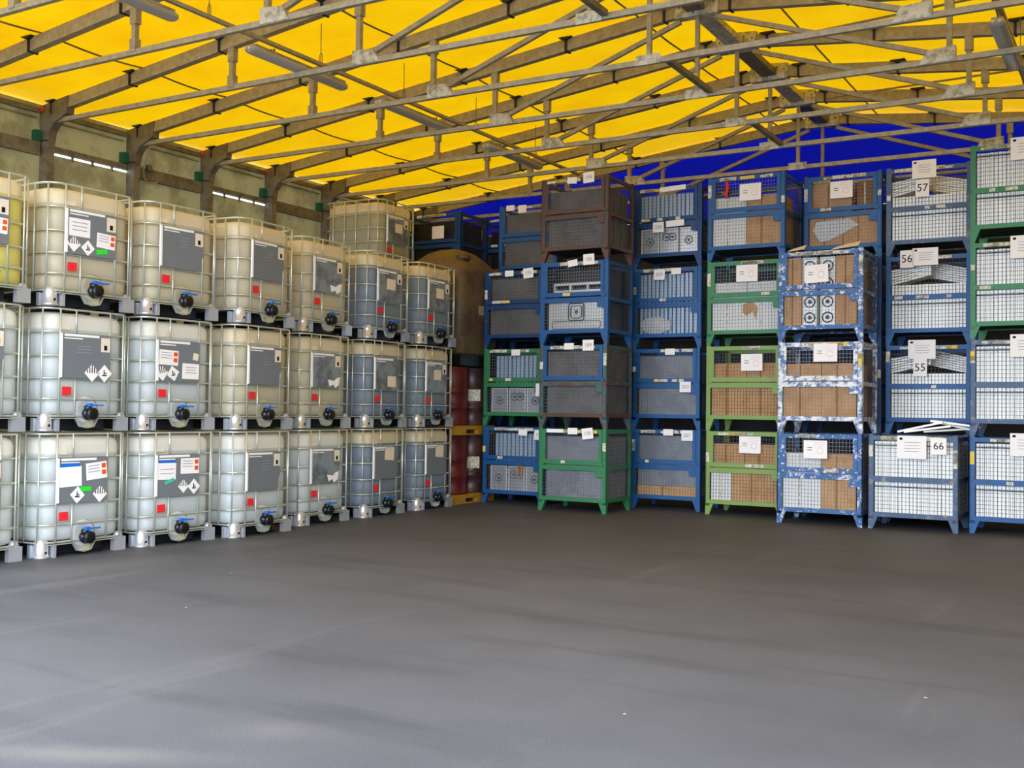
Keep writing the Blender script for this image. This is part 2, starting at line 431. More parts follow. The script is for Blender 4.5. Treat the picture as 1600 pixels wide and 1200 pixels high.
where = {-3: 'nearest the open end', -2: 'second from the open end', -1: 'third from the open end', 0: 'above the top edge of the view', 1: 'before the first ridge plate in view',
         2: 'running into the first bright ridge plate', 3: 'running up to the largest ridge plate in view', 4: 'between the largest and second ridge plates',
         5: 'between the second and third ridge plates', 6: 'last bay, touching the blue gable'}
for i in range(-3, 7):
    b = MB(); b.box(-.1, .065, -.02, .1, DY-.065, .055)
    tag(b.build('ridge_beam', 'plate' if i % 2 else 'steel_dark', None, (RX, TY(i), ZR-.05)), 'short flat steel ridge beam ' + where[i], 'beam', 'ridge beams')
for i, tx in ((0, 'nearest'), (2, 'high in the middle of the roof'), (4, 'low, close above the blue racks')):
    b = MB(); b.beam((0, .033, 0), (0, DY-.033, 0), .06, .05)
    tag(b.build('tie_bar', 'steel_dark', None, (RX+.16, TY(i), ZC+.02)), 'weathered tie bar linking two truss chords, ' + tx, 'tie bar', 'tie bars')
# wind braces under the cover on the right slope
for i, tx in ((3, 'nearer'), (5, 'farther')):
    b = MB(); b.tube([(RX+3.4, TY(i)+.05, rafz(RX+3.4)+.0), (RX+.4, TY(i+1)-.06, rafz(RX+.4)-.03)], .014, 6)
    tag(b.build('wind_brace', 'steel'), 'thin diagonal wind brace under the right roof slope, the ' + tx + ' one', 'brace', 'wind braces')

# ------------------------------------------------------------------ conduit and lamps
def conduit(x, y0, y1, label, wires):
    t = thing('cable_conduit', label, 'conduit', (x, y0, 5.08))
    MB().box(-.022, 0, -.018, .022, y1-y0, .018).build('rail', 'steel', t)
    for yw in wires:
        b = MB(); b.tube([(0, yw-y0, .018), (0, yw-y0, rafz(x)+.02-5.08)], .0045, 5)
        b.tube([(0.02, yw-y0, .01), (.02, yw-y0, .10), (0, yw-y0, .13), (-.02, yw-y0, .10), (-.02, yw-y0, .01)], .004, 5)
        b.build('hanger_wire', 'wire', t)
conduit(-7.66, 3.4, 15.0, 'long steel cable conduit under the left roof slope', (7.3, 8.9, 10.4, 12.0, 13.6))
conduit(-1.17, 3.4, 15.0, 'steel cable conduit under the right roof slope', (9.3, 12.3))
def lamp(x, y0, label):
    t = thing('tube_lamp', label, 'lamp', (x, y0, 4.965), 0, 'twin tube lamps')
    Ln = 1.5; b = MB(); b.smooth = True
    def sec(y, s, z0=0): 
        P = []
        for k in range(14):
            a = 2*math.pi*k/14; P.append((.075*s*math.cos(a), y, z0+.045*s*math.sin(a)))
        return P
    b.rings([sec(.0, .55), sec(.02, .85), sec(.05, 1), sec(Ln-.05, 1), sec(Ln-.02, .85), sec(Ln, .55)]); b.build('diffuser', 'lampd', t)
    MB().box(-.05, .05, .02, .05, Ln-.05, .055).build('housing', 'lamp', t)
    for yy in (.35, Ln-.35):
        b = MB(); b.box(-.02, yy-.01, .05, -.014, yy+.01, .094); b.box(.014, yy-.01, .05, .02, yy+.01, .094); b.build('hanger', 'wire', t)
    for xx in (-.028, .028):
        MB().lathe([(.014, 0), (.016, .02), (.01, .026)], (xx, -.0, -.004), 8, 'y').build('end_socket', 'capw', t)
    return t
lamp(-7.72, 5.45, 'grey twin tube lamp cut by the top edge, nearest of the left row')
lamp(-7.72, 7.88, 'grey twin tube lamp fully in view crossing behind a truss chord, left row')
lamp(-7.72, 10.0, 'grey twin tube lamp third along the left row')
lamp(-7.72, 12.35, 'grey twin tube lamp farthest along the left row')
lamp(-1.20, 10.55, 'twin tube lamp at the upper right edge, seen from below')

b = MB(); b.smooth = True
b.tube([(XW+.30, TY(2)+.09, 4.86), (XW+.22, TY(2)+.11, 4.74), (XW+.13, TY(2)+.14, 4.60), (XW+.10, TY(2)+.17, 4.50), (XW+.09, TY(2)+.24, 4.44), (XW+.09, TY(2)+.36, 4.45), (XW+.09, TY(2)+.46, 4.50)], .012, 6)
tag(b.build('power_cable', 'steel'), 'grey cable looping from the truss to the wall rail above the second stack', 'cable')
tag(MB().box(XW+.07, TY(2)+.22, 4.60, XW+.12, TY(2)+.30, 4.68).build('junction_box', 'steel_dark'), 'small junction box on the left wall rail beside the cable loop', 'junction box')
# ------------------------------------------------------------------ intermediate bulk containers
IW, ID, IH = .97, 1.10, 1.16
me_cache = {}
def ibc_meshes():
    # bottle: two zones, air above the fill level
    def ring(z, ins, r=.15): return rrect(ins+.03, ins+.03, IW-ins-.03, ID-ins-.03, max(r-ins*.3, .05), z, 6)
    prof = [(.15, .03), (.17, .008), (.22, 0), (.295, .0), (.30, .006), (.305, 0), (.485, 0), (.49, .006), (.495, 0), (.695, 0), (.70, .006), (.705, 0), (.915, 0), (.92, .006), (.925, 0), (.955, 0)]
    b = MB(); b.smooth = True
    b.rings([ring(z, i_) for z, i_ in prof], cap=False)
    b.add(ring(.15, .03), [tuple(range(27, -1, -1))])
    b.mi = 1
    b.rings([ring(z, i_) for z, i_ in [(.955, 0), (1.03, 0), (1.065, .01), (1.09, .03), (1.105, .06), (1.11, .10)]], cap=False)
    b.add(ring(1.11, .10), [tuple(range(28))])
    me_cache['bottle'] = b
    # cage
    c = MB(); c.smooth = True
    for z in (.14, .30, .49, .70, .92): c.tube(rrect(.008, .008, IW-.008, ID-.008, .14, z, 5), .0098, 6, True)
    c.tube(rrect(.006, .006, IW-.006, ID-.006, .14, 1.135, 5), .0105, 6, True)
    fx = [(.17, 0), (.345, 1), (.74, 0), (.90, 0)]
    def vert(x, y, z0, z1): c.tube([(x, y, z0), (x, y, z1)], .0085, 6)
    for u, part in fx:
        x = u*IW
        if part: vert(x, -.004, .92, 1.135); vert(x, -.004, .14, .49)
        else: vert(x, -.004, .14, 1.135)
        vert(x, ID+.004, .14, 1.135)
    for u in (.05,): 
        vert(.022, .06, .14, 1.135); vert(IW-.022, .06, .14, 1.135)
    for v in (.2, .42, .62, .82): vert(-.004, v*ID, .14, 1.135); vert(IW+.004, v*ID, .14, 1.135)
    me_cache['cage'] = c.mesh('cage', 'cage')
    d = MB(); d.smooth = False
    # steel deck: thin pan plus cross skids, front lip bent down round the valve
    d.box(.03, .03, .118, IW-.03, ID-.03, .135)
    for x in (.20, .46, .72): d.box(x, .06, .0, x+.05, ID-.06, .012)
    d.box(.17, .16, .012, IW-.17, ID-.16, .117)  # black block added under the deck to darken the gap between feet
    me_cache['deck'] = d.mesh('pallet_deck', 'deck')
    e = MB()
    pr = [(.12, .12), (.37, .12), (.42, .045), (.50, .03), (.575, .045), (.62, .12), (.88, .12)]
    for (x0, z0), (x1, z1) in zip(pr, pr[1:]): e.beam((x0*IW, .01, z0), (x1*IW, .01, z1), .03, .009)
    e.poly([(.40*IW, .03, .11), (.43*IW, .0, .04), (.56*IW, .0, .04), (.60*IW, .03, .11)], (0, 1, .3), .012)
    me_cache['front_lip'] = e.mesh('front_lip', 'cage')
    # corner foot: a rounded zinc column with ribs
    f_ = MB(); f_.smooth = True
    def foot(b_, cx, cy, rx, ry):
        P = lambda z, s: [(cx+rx*s*math.cos(2*math.pi*k/16), cy+ry*s*math.sin(2*math.pi*k/16), z) for k in range(16)]
        b_.rings([P(0, 1.05), P(.02, 1.05), P(.022, .93), P(.12, .93), P(.15, .85), P(.175, .55), P(.18, .3)])
    g = MB(); g.smooth = True; foot(g, .075, .075, .07, .07); g.mi = 1; g.smooth = False
    g.lathe([(.012, 0), (.012, .008)], (.075, .008, .055), 10, 'y')
    g.mi = 0; g.box(.15, .005, .0, .185, .06, .12); g.box(.006, .14, 0, .05, .18, .12)
    me_cache['foot0'] = g.mesh('corner_foot', ['foot', 'black'])
    g = MB(); g.box(IW-.145, .003, 0, IW-.01, .06, .13); g.smooth = True; foot(g, IW-.06, .06, .05, .05)
    me_cache['foot1'] = g.mesh('corner_foot', 'foot')
    for k, (cx, cy) in enumerate(((.07, ID-.07), (IW-.07, ID-.07))):
        g = MB(); g.smooth = True; foot(g, cx, cy, .06, .06); me_cache['foot%d' % (k+2)] = g.mesh('corner_foot', 'foot')
    # valve
    v = MB(); v.smooth = True
    vx = .50*IW
    v.lathe([(.045, -.06), (.05, -.01), (.062, .0), (.062, .03), (.045, .035), (.045, .05), (.058, .052), (.058, .085), (.045, .092)], (vx-.0, 0, .165), 18, 'y')
    v.lathe([(.036, 0), (.036, .05), (.02, .055)], (vx-.02, -.03, .19), 12, 'z')
    me_cache['valve'] = v.mesh('valve', 'black')
    h = MB(); h.box(vx-.035, -.065, .238, vx+.13, -.035, .252); h.box(vx-.04, -.07, .232, vx+.01, -.028, .262)
    me_cache['handle'] = h.mesh('valve_handle', 'bluep')
    n = MB(); n.smooth = True
    n.lathe([(.135, -.008), (.12, .002), (.10, .008), (.08, .0)], (vx, .022, .20), 24, 'y')
    me_cache['boss'] = n
    k = MB(); k.smooth = True; k.lathe([(.09, 0), (.09, .035), (.08, .04)], (IW/2, ID/2, 1.108), 20); me_cache['cap'] = k.mesh('screw_cap', 'capw')
    r_ = MB(); r_.box(.205*IW, -.010, .335, .30*IW, -.002, .415); me_cache['tagm'] = r_.mesh('warning_tag', 'red')
    s_ = MB(); s_.box(.20*IW, .012, .945, .29*IW, .026, .985); me_cache['pocket'] = s_.mesh('label_pocket', 'cream')
ibc_meshes()

def plate(t, style, seed):
    rnd = random.Random(seed)
    x0, x1, z0, z1 = .175*IW, .735*IW, .495, .915
    bright = style in ('sheet', 'torn', 'sheetlow')
    b = MB(); 
    if style in ('plain', 'torn'): pts = [(x0, z0), (x1-.03, z0), (x1-.02, z0+.12), (x1, z0+.16), (x1, z1), (x0, z1)]
    else: pts = [(x0, z0), (x1, z0), (x1, z1), (x0, z1)]
    b.poly([(x, -.014, z) for x, z in pts], (0, -1, 0), .006); b.build('label_plate', 'labelb' if bright else 'labelp', t)
    MB().box(x0-.016, -.026, z0+.005, x0+.008, -.008, z1-.003).build('plate_edge', 'paper', t)
    W = x1-x0; H = z1-z0; Y = -.0205
    def rect(nm, u0, v0, u1, v1, m_, tilt=0, dy=0, ch=None):
        cx, cz = x0+W*(u0+u1)/2, z0+H*(v0+v1)/2; hw, hh = W*(u1-u0)/2, H*(v1-v0)/2
        o = MB().box(-hw, -.0012, -hh, hw, 0, hh).build(nm, m_, ch or t, (cx, Y-dy, cz)); o.rotation_euler = (0, R(tilt), 0); return o
    rect('title_strip', .05, .93, .76, .985, 'paper'); rect('text_line', .05, .875, .42, .90, 'paper')
    def lines(u0, v0, u1, v1, n):
        for k in range(n):
            v = v0+(v1-v0)*(k+.5)/n; rect('text_line', u0, v-.008, u1-.1*rnd.random()*(u1-u0), v+.008, 'greyink', 0, .0015)
    def badge():
        o = rect('pictogram_card', .80, .62, .99, .94, 'cream'); MB().box(-.017, -.003, -.05, .017, 0, -.004).build('pictogram', 'ink', o)
    def diamond(u, v, s, kind, tilt=0):
        c = (x0+W*u, Y-.002, z0+H*v); b = MB(); q = s
        b.poly([(0, 0, -q), (q, 0, 0), (0, 0, q), (-q, 0, 0)], (0, -1, 0), .0012)
        b.mi = 1; e = .0025
        if kind == 'fish':   # branch and fish pictogram
            b.box(-q*.32, -e, -q*.28, q*.3, 0, -q*.14); b.box(-q*.12, -e, -q*.2, 0, 0, q*.4); b.box(q*.05, -e, -q*.05, q*.25, 0, q*.1)
        o = b.build('hazard_diamond', ['paper', 'ink'], t, c)
        o.rotation_euler = (0, R(tilt), 0)
        if kind == 'stripes':
            for k in range(5):
                xx = -q*.62+q*.31*k; MB().box(xx-q*.055, -e, q*.02, xx+q*.055, 0, q*(1-abs(xx)/q)*.95).build('stripe', 'ink', o)
    def hazard(u0, v0, u1, v1, tilt=0):
        o = rect('hazard_sheet', u0, v0, u1, v1, 'paper', tilt)
        hw, hh = W*(u1-u0)/2, H*(v1-v0)/2
        for zz in (.25, -.55): MB().box(hw*.5, -.003, hh*zz, hw*.9, 0, hh*(zz+.55)).build('orange_square', 'redo', o)
        for k in range(3): MB().box(-hw*.8, -.003, hh*(.6-.35*k), hw*.3, 0, hh*(.68-.35*k)).build('text_line', 'greyink', o)
    if style == 'full_a':
        badge(); rect('white_sheet', .04, .40, .46, .80, 'paper'); lines(.10, .5, .42, .75, 3); hazard(.60, .22, .98, .55, 3)
        diamond(.14, .22, .075, 'stripes'); diamond(.42, .17, .075, 'fish'); rect('green_sticker', .60, .08, .82, .18, 'lime', -8, .002)
    elif style == 'full_b':
        rect('blue_strip', .04, .80, .42, .88, 'bluep'); rect('white_sheet', .02, .36, .46, .80, 'paper', -2); hazard(.55, .50, .98, .88, -5)
        diamond(.38, .17, .08, 'fish', 5); diamond(.84, .16, .08, 'stripes', 3); rect('green_sticker', .44, .24, .66, .34, 'lime', 2, .003)
    elif style == 'full_c':
        rect('blue_strip', .04, .80, .44, .86, 'bluep'); rect('white_sheet', .02, .40, .44, .80, 'paper', 1); lines(.08, .5, .40, .7, 2); hazard(.55, .52, .99, .90, 0)
        diamond(.62, .22, .07, 'stripes'); diamond(.87, .20, .08, 'fish'); rect('teal_sticker', .18, .32, .40, .40, 'teal', -20, .003)
    elif style == 'full_d':
        hazard(.03, .40, .48, .76, 2); rect('white_sheet', .58, .08, .99, .46, 'paper', 1); lines(.66, .2, .92, .4, 3)
        rect('torn_label', .84, .55, .97, .72, 'cream', 10); diamond(.10, .20, .08, 'stripes', -8); diamond(.36, .20, .08, 'fish', -15)
    elif style == 'diamonds':
        badge(); lines(.3, .55, .62, .75, 3); diamond(.62, .13, .085, 'stripes'); diamond(.88, .13, .085, 'fish')
    elif style == 'plain':
        badge(); lines(.42, .5, .66, .8, 4)
    elif style == 'torn':
        badge(); lines(.35, .7, .6, .85, 2)
        b = MB(); b.poly([(x0+W*a, Y-.001, z0+H*c) for a, c in ((.55, .24), (.60, .04), (.74, .10), (.8, .0), (.93, .08), (.96, .32), (.84, .28), (.76, .2), (.68, .22))], (0, -1, 0), .0012); b.build('torn_label', 'paper', t)
    elif style == 'sheet':
        badge(); rect('cream_sheet', .36, .40, .72, .74, 'cream')
    elif style == 'sheetlow':
        rect('cream_sheet', .52, .10, .88, .44, 'cream')
    elif style == 'sheettop':
        rect('cream_sheet', .46, .56, .86, .98, 'cream', 4)

def ibc(x, y, z, da, air, fill, style, label, seed, rz=None, boss=True):
    t = thing('bulk_container', label, 'liquid container', (x, y, z), R(90+da) if rz is None else rz, 'caged bulk containers')
    b = me_cache['bottle']; key = ('b', air, fill)
    if key not in me_cache: me_cache[key] = b.mesh('bottle', [fill, air])
    bo = put('bottle', me_cache[key], t)
    kb = ('boss', fill)
    if kb not in me_cache: me_cache[kb] = me_cache['boss'].mesh('valve_boss', fill)
    put('valve_boss', me_cache[kb], bo)
    put('screw_cap', me_cache['cap'], bo)
    put('cage', me_cache['cage'], t); p = put('pallet_deck', me_cache['deck'], t); put('front_lip', me_cache['front_lip'], p)
    for k in range(4): put('corner_foot', me_cache['foot%d' % k], p)
    v = put('valve', me_cache['valve'], t); put('valve_handle', me_cache['handle'], v)
    put('warning_tag', me_cache['tagm'], t); put('label_pocket', me_cache['pocket'], bo)
    if style: plate(t, style, seed)
    return t
tiers = ('bottom', 'middle', 'top')
stacks = [
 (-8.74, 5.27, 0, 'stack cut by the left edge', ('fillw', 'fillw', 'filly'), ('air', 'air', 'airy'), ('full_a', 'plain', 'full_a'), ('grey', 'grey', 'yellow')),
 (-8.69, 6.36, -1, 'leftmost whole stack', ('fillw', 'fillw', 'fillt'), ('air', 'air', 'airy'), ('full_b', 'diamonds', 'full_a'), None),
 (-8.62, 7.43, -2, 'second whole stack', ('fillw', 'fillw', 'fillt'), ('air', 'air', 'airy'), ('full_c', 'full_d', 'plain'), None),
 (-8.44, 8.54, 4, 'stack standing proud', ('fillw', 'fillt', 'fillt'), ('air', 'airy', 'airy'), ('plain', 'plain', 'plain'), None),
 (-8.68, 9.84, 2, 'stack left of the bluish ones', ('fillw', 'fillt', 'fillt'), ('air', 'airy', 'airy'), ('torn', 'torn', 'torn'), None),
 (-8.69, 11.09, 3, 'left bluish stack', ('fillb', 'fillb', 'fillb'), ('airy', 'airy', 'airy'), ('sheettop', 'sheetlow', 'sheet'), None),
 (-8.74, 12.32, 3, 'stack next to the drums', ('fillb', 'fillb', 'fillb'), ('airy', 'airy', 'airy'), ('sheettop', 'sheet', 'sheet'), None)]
styl = {'full_a': 'green sticker, diamonds', 'full_b': 'large papers, green sticker', 'full_c': 'teal sticker', 'full_d': 'leaning diamonds',
        'plain': 'plain grey plate', 'diamonds': 'two low diamonds', 'torn': 'torn label', 'sheet': 'cream sheet mid-plate', 'sheetlow': 'cream sheet low', 'sheettop': 'cream sheet high'}
n = 0
for (x, y, da, wh, fills, airs, sts, _) in stacks:
    for k in range(3):
        n += 1; lx = .012*math.sin(n*2.1)
        wd = {'fillw': 'grey-white', 'fillt': 'tan', 'filly': 'yellow', 'fillb': 'bluish'}[fills[k]]
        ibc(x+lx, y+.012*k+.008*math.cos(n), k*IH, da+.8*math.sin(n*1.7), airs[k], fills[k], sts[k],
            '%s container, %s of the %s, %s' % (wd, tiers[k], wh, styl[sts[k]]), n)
# second row: one tall stack reaching a fourth tier
for k in range(3):
    ibc(-10.13, 13.2, k*IH, 0, 'airy', 'fillg', None, 'olive caged container of the back row, %s of the three under the lone fourth-tier one' % ('lowest', 'middle', 'upper')[k], 50+k)
ibc(-10.13, 13.2, 3*IH, 1, 'airy', 'fillg', 'sheet', 'lone olive caged container on the fourth tier behind the row, near the roof', 60)

# ------------------------------------------------------------------ mesh box pallets
RW, RD, RH = 1.06, .84, 1.175
rk_cache = {}
def rack_parts(style, wd=RW):
    """style 'gate' has a framed drop gate in the upper half, 'open' plain full mesh"""
    key = (style, wd)
    if key in rk_cache: return rk_cache[key]
    P = []
    pw = .062
    for cx, cy in ((0, 0), (wd-pw, 0), (0, RD-pw), (wd-pw, RD-pw)):
        b = MB(); left = cx == 0; front = cy == 0
        # angle post: two flanges and a thicker foot
        xo = cx if left else cx+pw; xi = cx+pw if left else cx; yo = cy if front else cy+pw; yi = cy+pw if front else cy
        tk = .012
        b.box(min(xo, xi), min(yo, yo+(tk if front else -tk)), .12, max(xo, xi), max(yo, yo+(tk if front else -tk)), RH-.01)
        b.box(min(xo, xo+(tk if left else -tk)), cy, .12, max(xo, xo+(tk if left else -tk)), cy+pw, RH-.01)
        # foot: tapering down
        s = 1 if left else -1; q = 1 if front else -1
        top = [(xo, yo), (xo+s*.115, yo), (xo+s*.115, yo+q*.075), (xo, yo+q*.075)]
        bot = [(xo, yo), (xo+s*.055, yo), (xo+s*.055, yo+q*.05), (xo, yo+q*.05)]
        if s*q < 0: top.reverse(); bot.reverse()
        b.rings([[(a, c, .0) for a, c in bot], [(a, c, .155) for a, c in top]])
        b.box(min(xo+s*.004, xo+s*.05), min(yo+q*.004, yo+q*.05), RH-.012, max(xo+s*.004, xo+s*.05), max(yo+q*.004, yo+q*.05), RH-.0005)
        P.append(('corner_post', b.mesh('corner_post', 'blue'), 'paint'))
    # bottom frame
    b = MB()
    b.box(pw, 0, .15, wd-pw, .04, .205); b.box(pw, RD-.04, .15, wd-pw, RD, .205)
    b.box(0, pw, .15, .04, RD-pw, .205); b.box(wd-.04, pw, .15, wd, RD-pw, .205)
    P.append(('bottom_frame', b.mesh('bottom_frame', 'blue'), 'paint'))
    P.append(('floor_plate', MB().box(.04, .04, .17, wd-.04, RD-.04, .18).mesh('floor_plate', 'floorp'), None))
    b = MB(); b.box(pw, .0, .585, wd-pw, .03, .65); P.append(('middle_rail', b.mesh('middle_rail', 'blue'), 'paint'))
    b = MB(); b.box(0, pw, .60, .03, RD-pw, .65); b.box(wd-.03, pw, .60, wd, RD-pw, .65); b.box(pw, RD-.03, .6, wd-pw, RD, .65)
    b.box(0, pw, 1.10, .03, RD-pw, 1.15); b.box(wd-.03, pw, 1.10, wd, RD-pw, 1.15); b.box(pw, RD-.03, 1.1, wd-pw, RD, 1.15)
    P.append(('side_rails', b.mesh('side_rails', 'blue'), 'paint'))
    def grid(y, x0, x1, z0, z1, st=.042, stz=.05, ax='x'):
        g = MB(); r = .0018; n_ = max(2, round((x1-x0)/st)); m_ = max(2, round((z1-z0)/stz))
        for i in range(n_+1):
            u = x0+(x1-x0)*i/n_
            if ax == 'x': g.box(u-r, y-r, z0, u+r, y+r, z1)
            else: g.box(y-r, u-r, z0, y+r, u+r, z1)
        for j in range(m_+1):
            z = z0+(z1-z0)*j/m_
            if ax == 'x': g.box(x0, y-r, z-r, x1, y+r, z+r)
            else: g.box(y-r, x0, z-r, y+r, x1, z+r)
        return g
    P.append(('front_mesh', grid(.03, pw, wd-pw, .205, .585).mesh('front_mesh', 'mesh'), 'mesh'))
    if style == 'gate':
        b = MB(); a, c = pw+.002, wd-pw-.002
        b.box(a, -.012, .665, c, .018, .725); b.box(a, -.012, 1.10, c, .018, 1.155)
        b.box(a, -.012, .725, a+.05, .018, 1.10); b.box(c-.05, -.012, .725, c, .018, 1.10)
        b.box(a-.03, -.02, .655, a+.03, -.012, .69); b.box(c-.03, -.02, .655, c+.03, -.012, .69)
        P.append(('gate_frame', b.mesh('gate_frame', 'blue'), 'paint'))
        P.append(('gate_mesh', grid(.004, a+.05, c-.05, .725, 1.10).mesh('gate_mesh', 'mesh'), 'mesh'))
        P.append(('latch_plate', MB().box(wd-pw-.10, -.006, .50, wd-pw, .0, .60).mesh('latch_plate', 'blue'), 'paint'))
    else:
        P.append(('upper_mesh', grid(.03, pw, wd-pw, .65, 1.10).mesh('upper_mesh', 'mesh'), 'mesh'))
        b = MB(); b.box(pw, 0, 1.10, wd-pw, .035, 1.155); P.append(('top_rail', b.mesh('top_rail', 'blue'), 'paint'))
        
        for zz in (1.03, .52): P.append(('cross_wire', MB().box(pw, .02, zz, wd-pw, .034, zz+.01).mesh('cross_wire', 'iron'), None))
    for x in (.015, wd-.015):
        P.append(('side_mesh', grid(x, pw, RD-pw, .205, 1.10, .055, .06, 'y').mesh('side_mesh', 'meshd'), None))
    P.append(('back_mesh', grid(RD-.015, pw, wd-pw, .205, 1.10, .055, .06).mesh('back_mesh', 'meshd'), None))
    rk_cache[key] = P
    return P
colmesh = {}
def colored(me, m_):
    k = (me.name, m_)
    if k not in colmesh:
        c = me.copy(); c.materials.clear(); c.materials.append(M[m_]); colmesh[k] = c
    return colmesh[k]

def card(t, x, z, wd, ht, kind, txt='', tilt=0, y=-.024):
    c = MB().box(-wd/2, -.002, -ht/2, wd/2, 0, ht/2).build('number_card' if kind == 'num' else ('info_sheet' if kind != 'scrap' else 'paper_tag'), 'paper', t, (x, y, z))
    c.rotation_euler = (0, R(tilt), 0)
    if kind == 'num' and txt:
        o = put('printed_number', text_mesh(txt, ht*.62), c, (0, -.003, 0), rot=(R(90), 0, 0))
        if len(txt) == 3: o.data = greytext(txt, ht*.5)
    if kind == 'stamp':
        for zz in (.02, -.012): MB().box(-wd*.34, -.0035, zz*ht*4, -wd*.14, -.002, zz*ht*4+.007).build('printed_mark', 'ink', c)
        MB().tube([(wd*.2+ht*.17*math.cos(a_*.6), -.003, -ht*.06+ht*.17*math.sin(a_*.6)) for a_ in range(11)], .0035, 4).build('pink_stamp', 'pink', c)
        for k in range(3): MB().box(-wd*.05, -.0032, ht*(.38-.1*k), wd*.4, -.002, ht*(.38-.1*k)+.004).build('printed_line', 'pink', c)
    if kind == 'info':
        MB().box(-wd*.42, -.0035, ht*.32, -wd*.32, -.002, ht*.42).build('printed_mark', 'ink', c)
        for k in range(4): MB().box(-wd*.25, -.0032, ht*(.2-.13*k), wd*(.3-.05*(k % 2)), -.002, ht*(.2-.13*k)+.006).build('printed_line', 'greyink', c)
    return c
def greytext(s, sz, key={}):
    k = (s, sz)
    if k not in key:
        me = text_mesh(s, sz).copy(); me.materials.clear(); me.materials.append(M['greyink']); key[k] = me
    return key[k]

def rack(x, y, lev, paintm, label, style='gate', gate=None, cards=(), seed=0, wd=RW, nst=5, z=None, meshm='mesh', rust=None):
    z = lev*RH if z is None else z
    t = thing('mesh_box_pallet', label, 'mesh box pallet', (x, y, z), R(.4*math.sin(seed*3.3)), 'stacked mesh box pallets')
    for nm, me, kind in rack_parts(style, wd):
        m_ = paintm if kind == 'paint' else None
        if kind == 'paint' and gate and nm == 'gate_frame': m_ = gate
        if kind == 'paint' and rust and nm in ('bottom_frame',): m_ = rust
        if kind == 'mesh' and meshm != 'mesh': m_ = meshm
        put(nm, colored(me, m_) if m_ else me, t)
    for c in cards: card(t, *c)
    rnd = random.Random(seed*13+5)
    for k in range(nst+(3 if nst > 0 else 0)):
        q = rnd.random() if k < nst else .1; b = MB(); m_ = 'tape' if rnd.random() < .88 else 'tapey'
        if q < .4: L_ = rnd.uniform(.08, .3); u = rnd.uniform(.08, wd-.1-L_); b.box(u, -.016, 1.105, u+L_, -.0135, 1.105+rnd.uniform(.03, .048))
        elif q < .7: L_ = rnd.uniform(.05, .14); u = rnd.uniform(.1, wd-.2-L_); zz = .675 if style == 'gate' else .595; b.box(u, -.016 if style == 'gate' else -.003, zz, u+L_, -.013 if style == 'gate' else 0, zz+.04)
        else: zz = rnd.uniform(.72, .95); u = rnd.choice((.006, wd-.056)); b.box(u, -.003, zz, u+.048, 0, zz+rnd.uniform(.06, .2))
        b.build('sticker', m_, t)
    return t

ORD = ('first', 'second', 'third', 'fourth', 'fifth', 'sixth', 'seventh', 'eighth', 'ninth', 'tenth', 'eleventh', 'twelfth', 'thirteenth', 'fourteenth',
       'fifteenth', 'sixteenth', 'seventeenth', 'eighteenth', 'nineteenth', 'twentieth', 'twenty-first', 'twenty-second', 'twenty-third')
# --- contents -----------------------------------------------------------
def carton(x, y, z, wd, dp, ht, m_='carton', label='', rz=0, group=None):
    t = thing('carton', label, 'cardboard box', (x, y, z), rz, group)
    MB().box(0, 0, 0, wd, dp, ht).build('box_body', m_, t)
    MB().box(wd*.42, -.0025, ht*.03, wd*.42+.02, 0, ht*.97).build('tape_strip', 'cartond' if m_ == 'carton' else 'tape', t)
    MB().box(.004, .004, ht, wd/2-.003, dp-.004, ht+.004).build('flap', m_, t)
    MB().box(wd/2+.003, .004, ht, wd-.004, dp-.004, ht+.006).build('flap', m_, t)
    return t
def panels(x, y, z, wd, ht, m_, label, grp, npan=3, wide=.92):
    for k in range(npan):
        b = MB(); th = .2
        yy = y+.06+k*.24
        b.box(0, 0, 0, wide, .012, ht); b.box(0, .012, 0, .012, th, ht); b.box(wide-.012, .012, 0, wide, th, ht); b.box(.012, .012, ht-.012, wide-.012, th, ht)
        tag(b.build('steel_casing', m_, None, (x, yy, z)), ('front', 'middle', 'rear')[k] + ' ' + label, 'metal casing', grp)
def profiles(x, y, z, wd, ht, nn, label, grp, m_='prof', dp=.5):
    me = None
    for k in range(nn):
        if me is None:
            b = MB(); pw_ = wd/nn*.68; b.box(0, 0, 0, pw_, .006, ht); b.box(0, .006, 0, .006, .05, ht); b.box(pw_-.006, .006, 0, pw_, .05, ht); me = b.mesh('steel_profile', m_)
        tag(put('steel_profile', me, None, (x+wd*k/nn, y, z)), label % ORD[k], 'steel profile', grp)
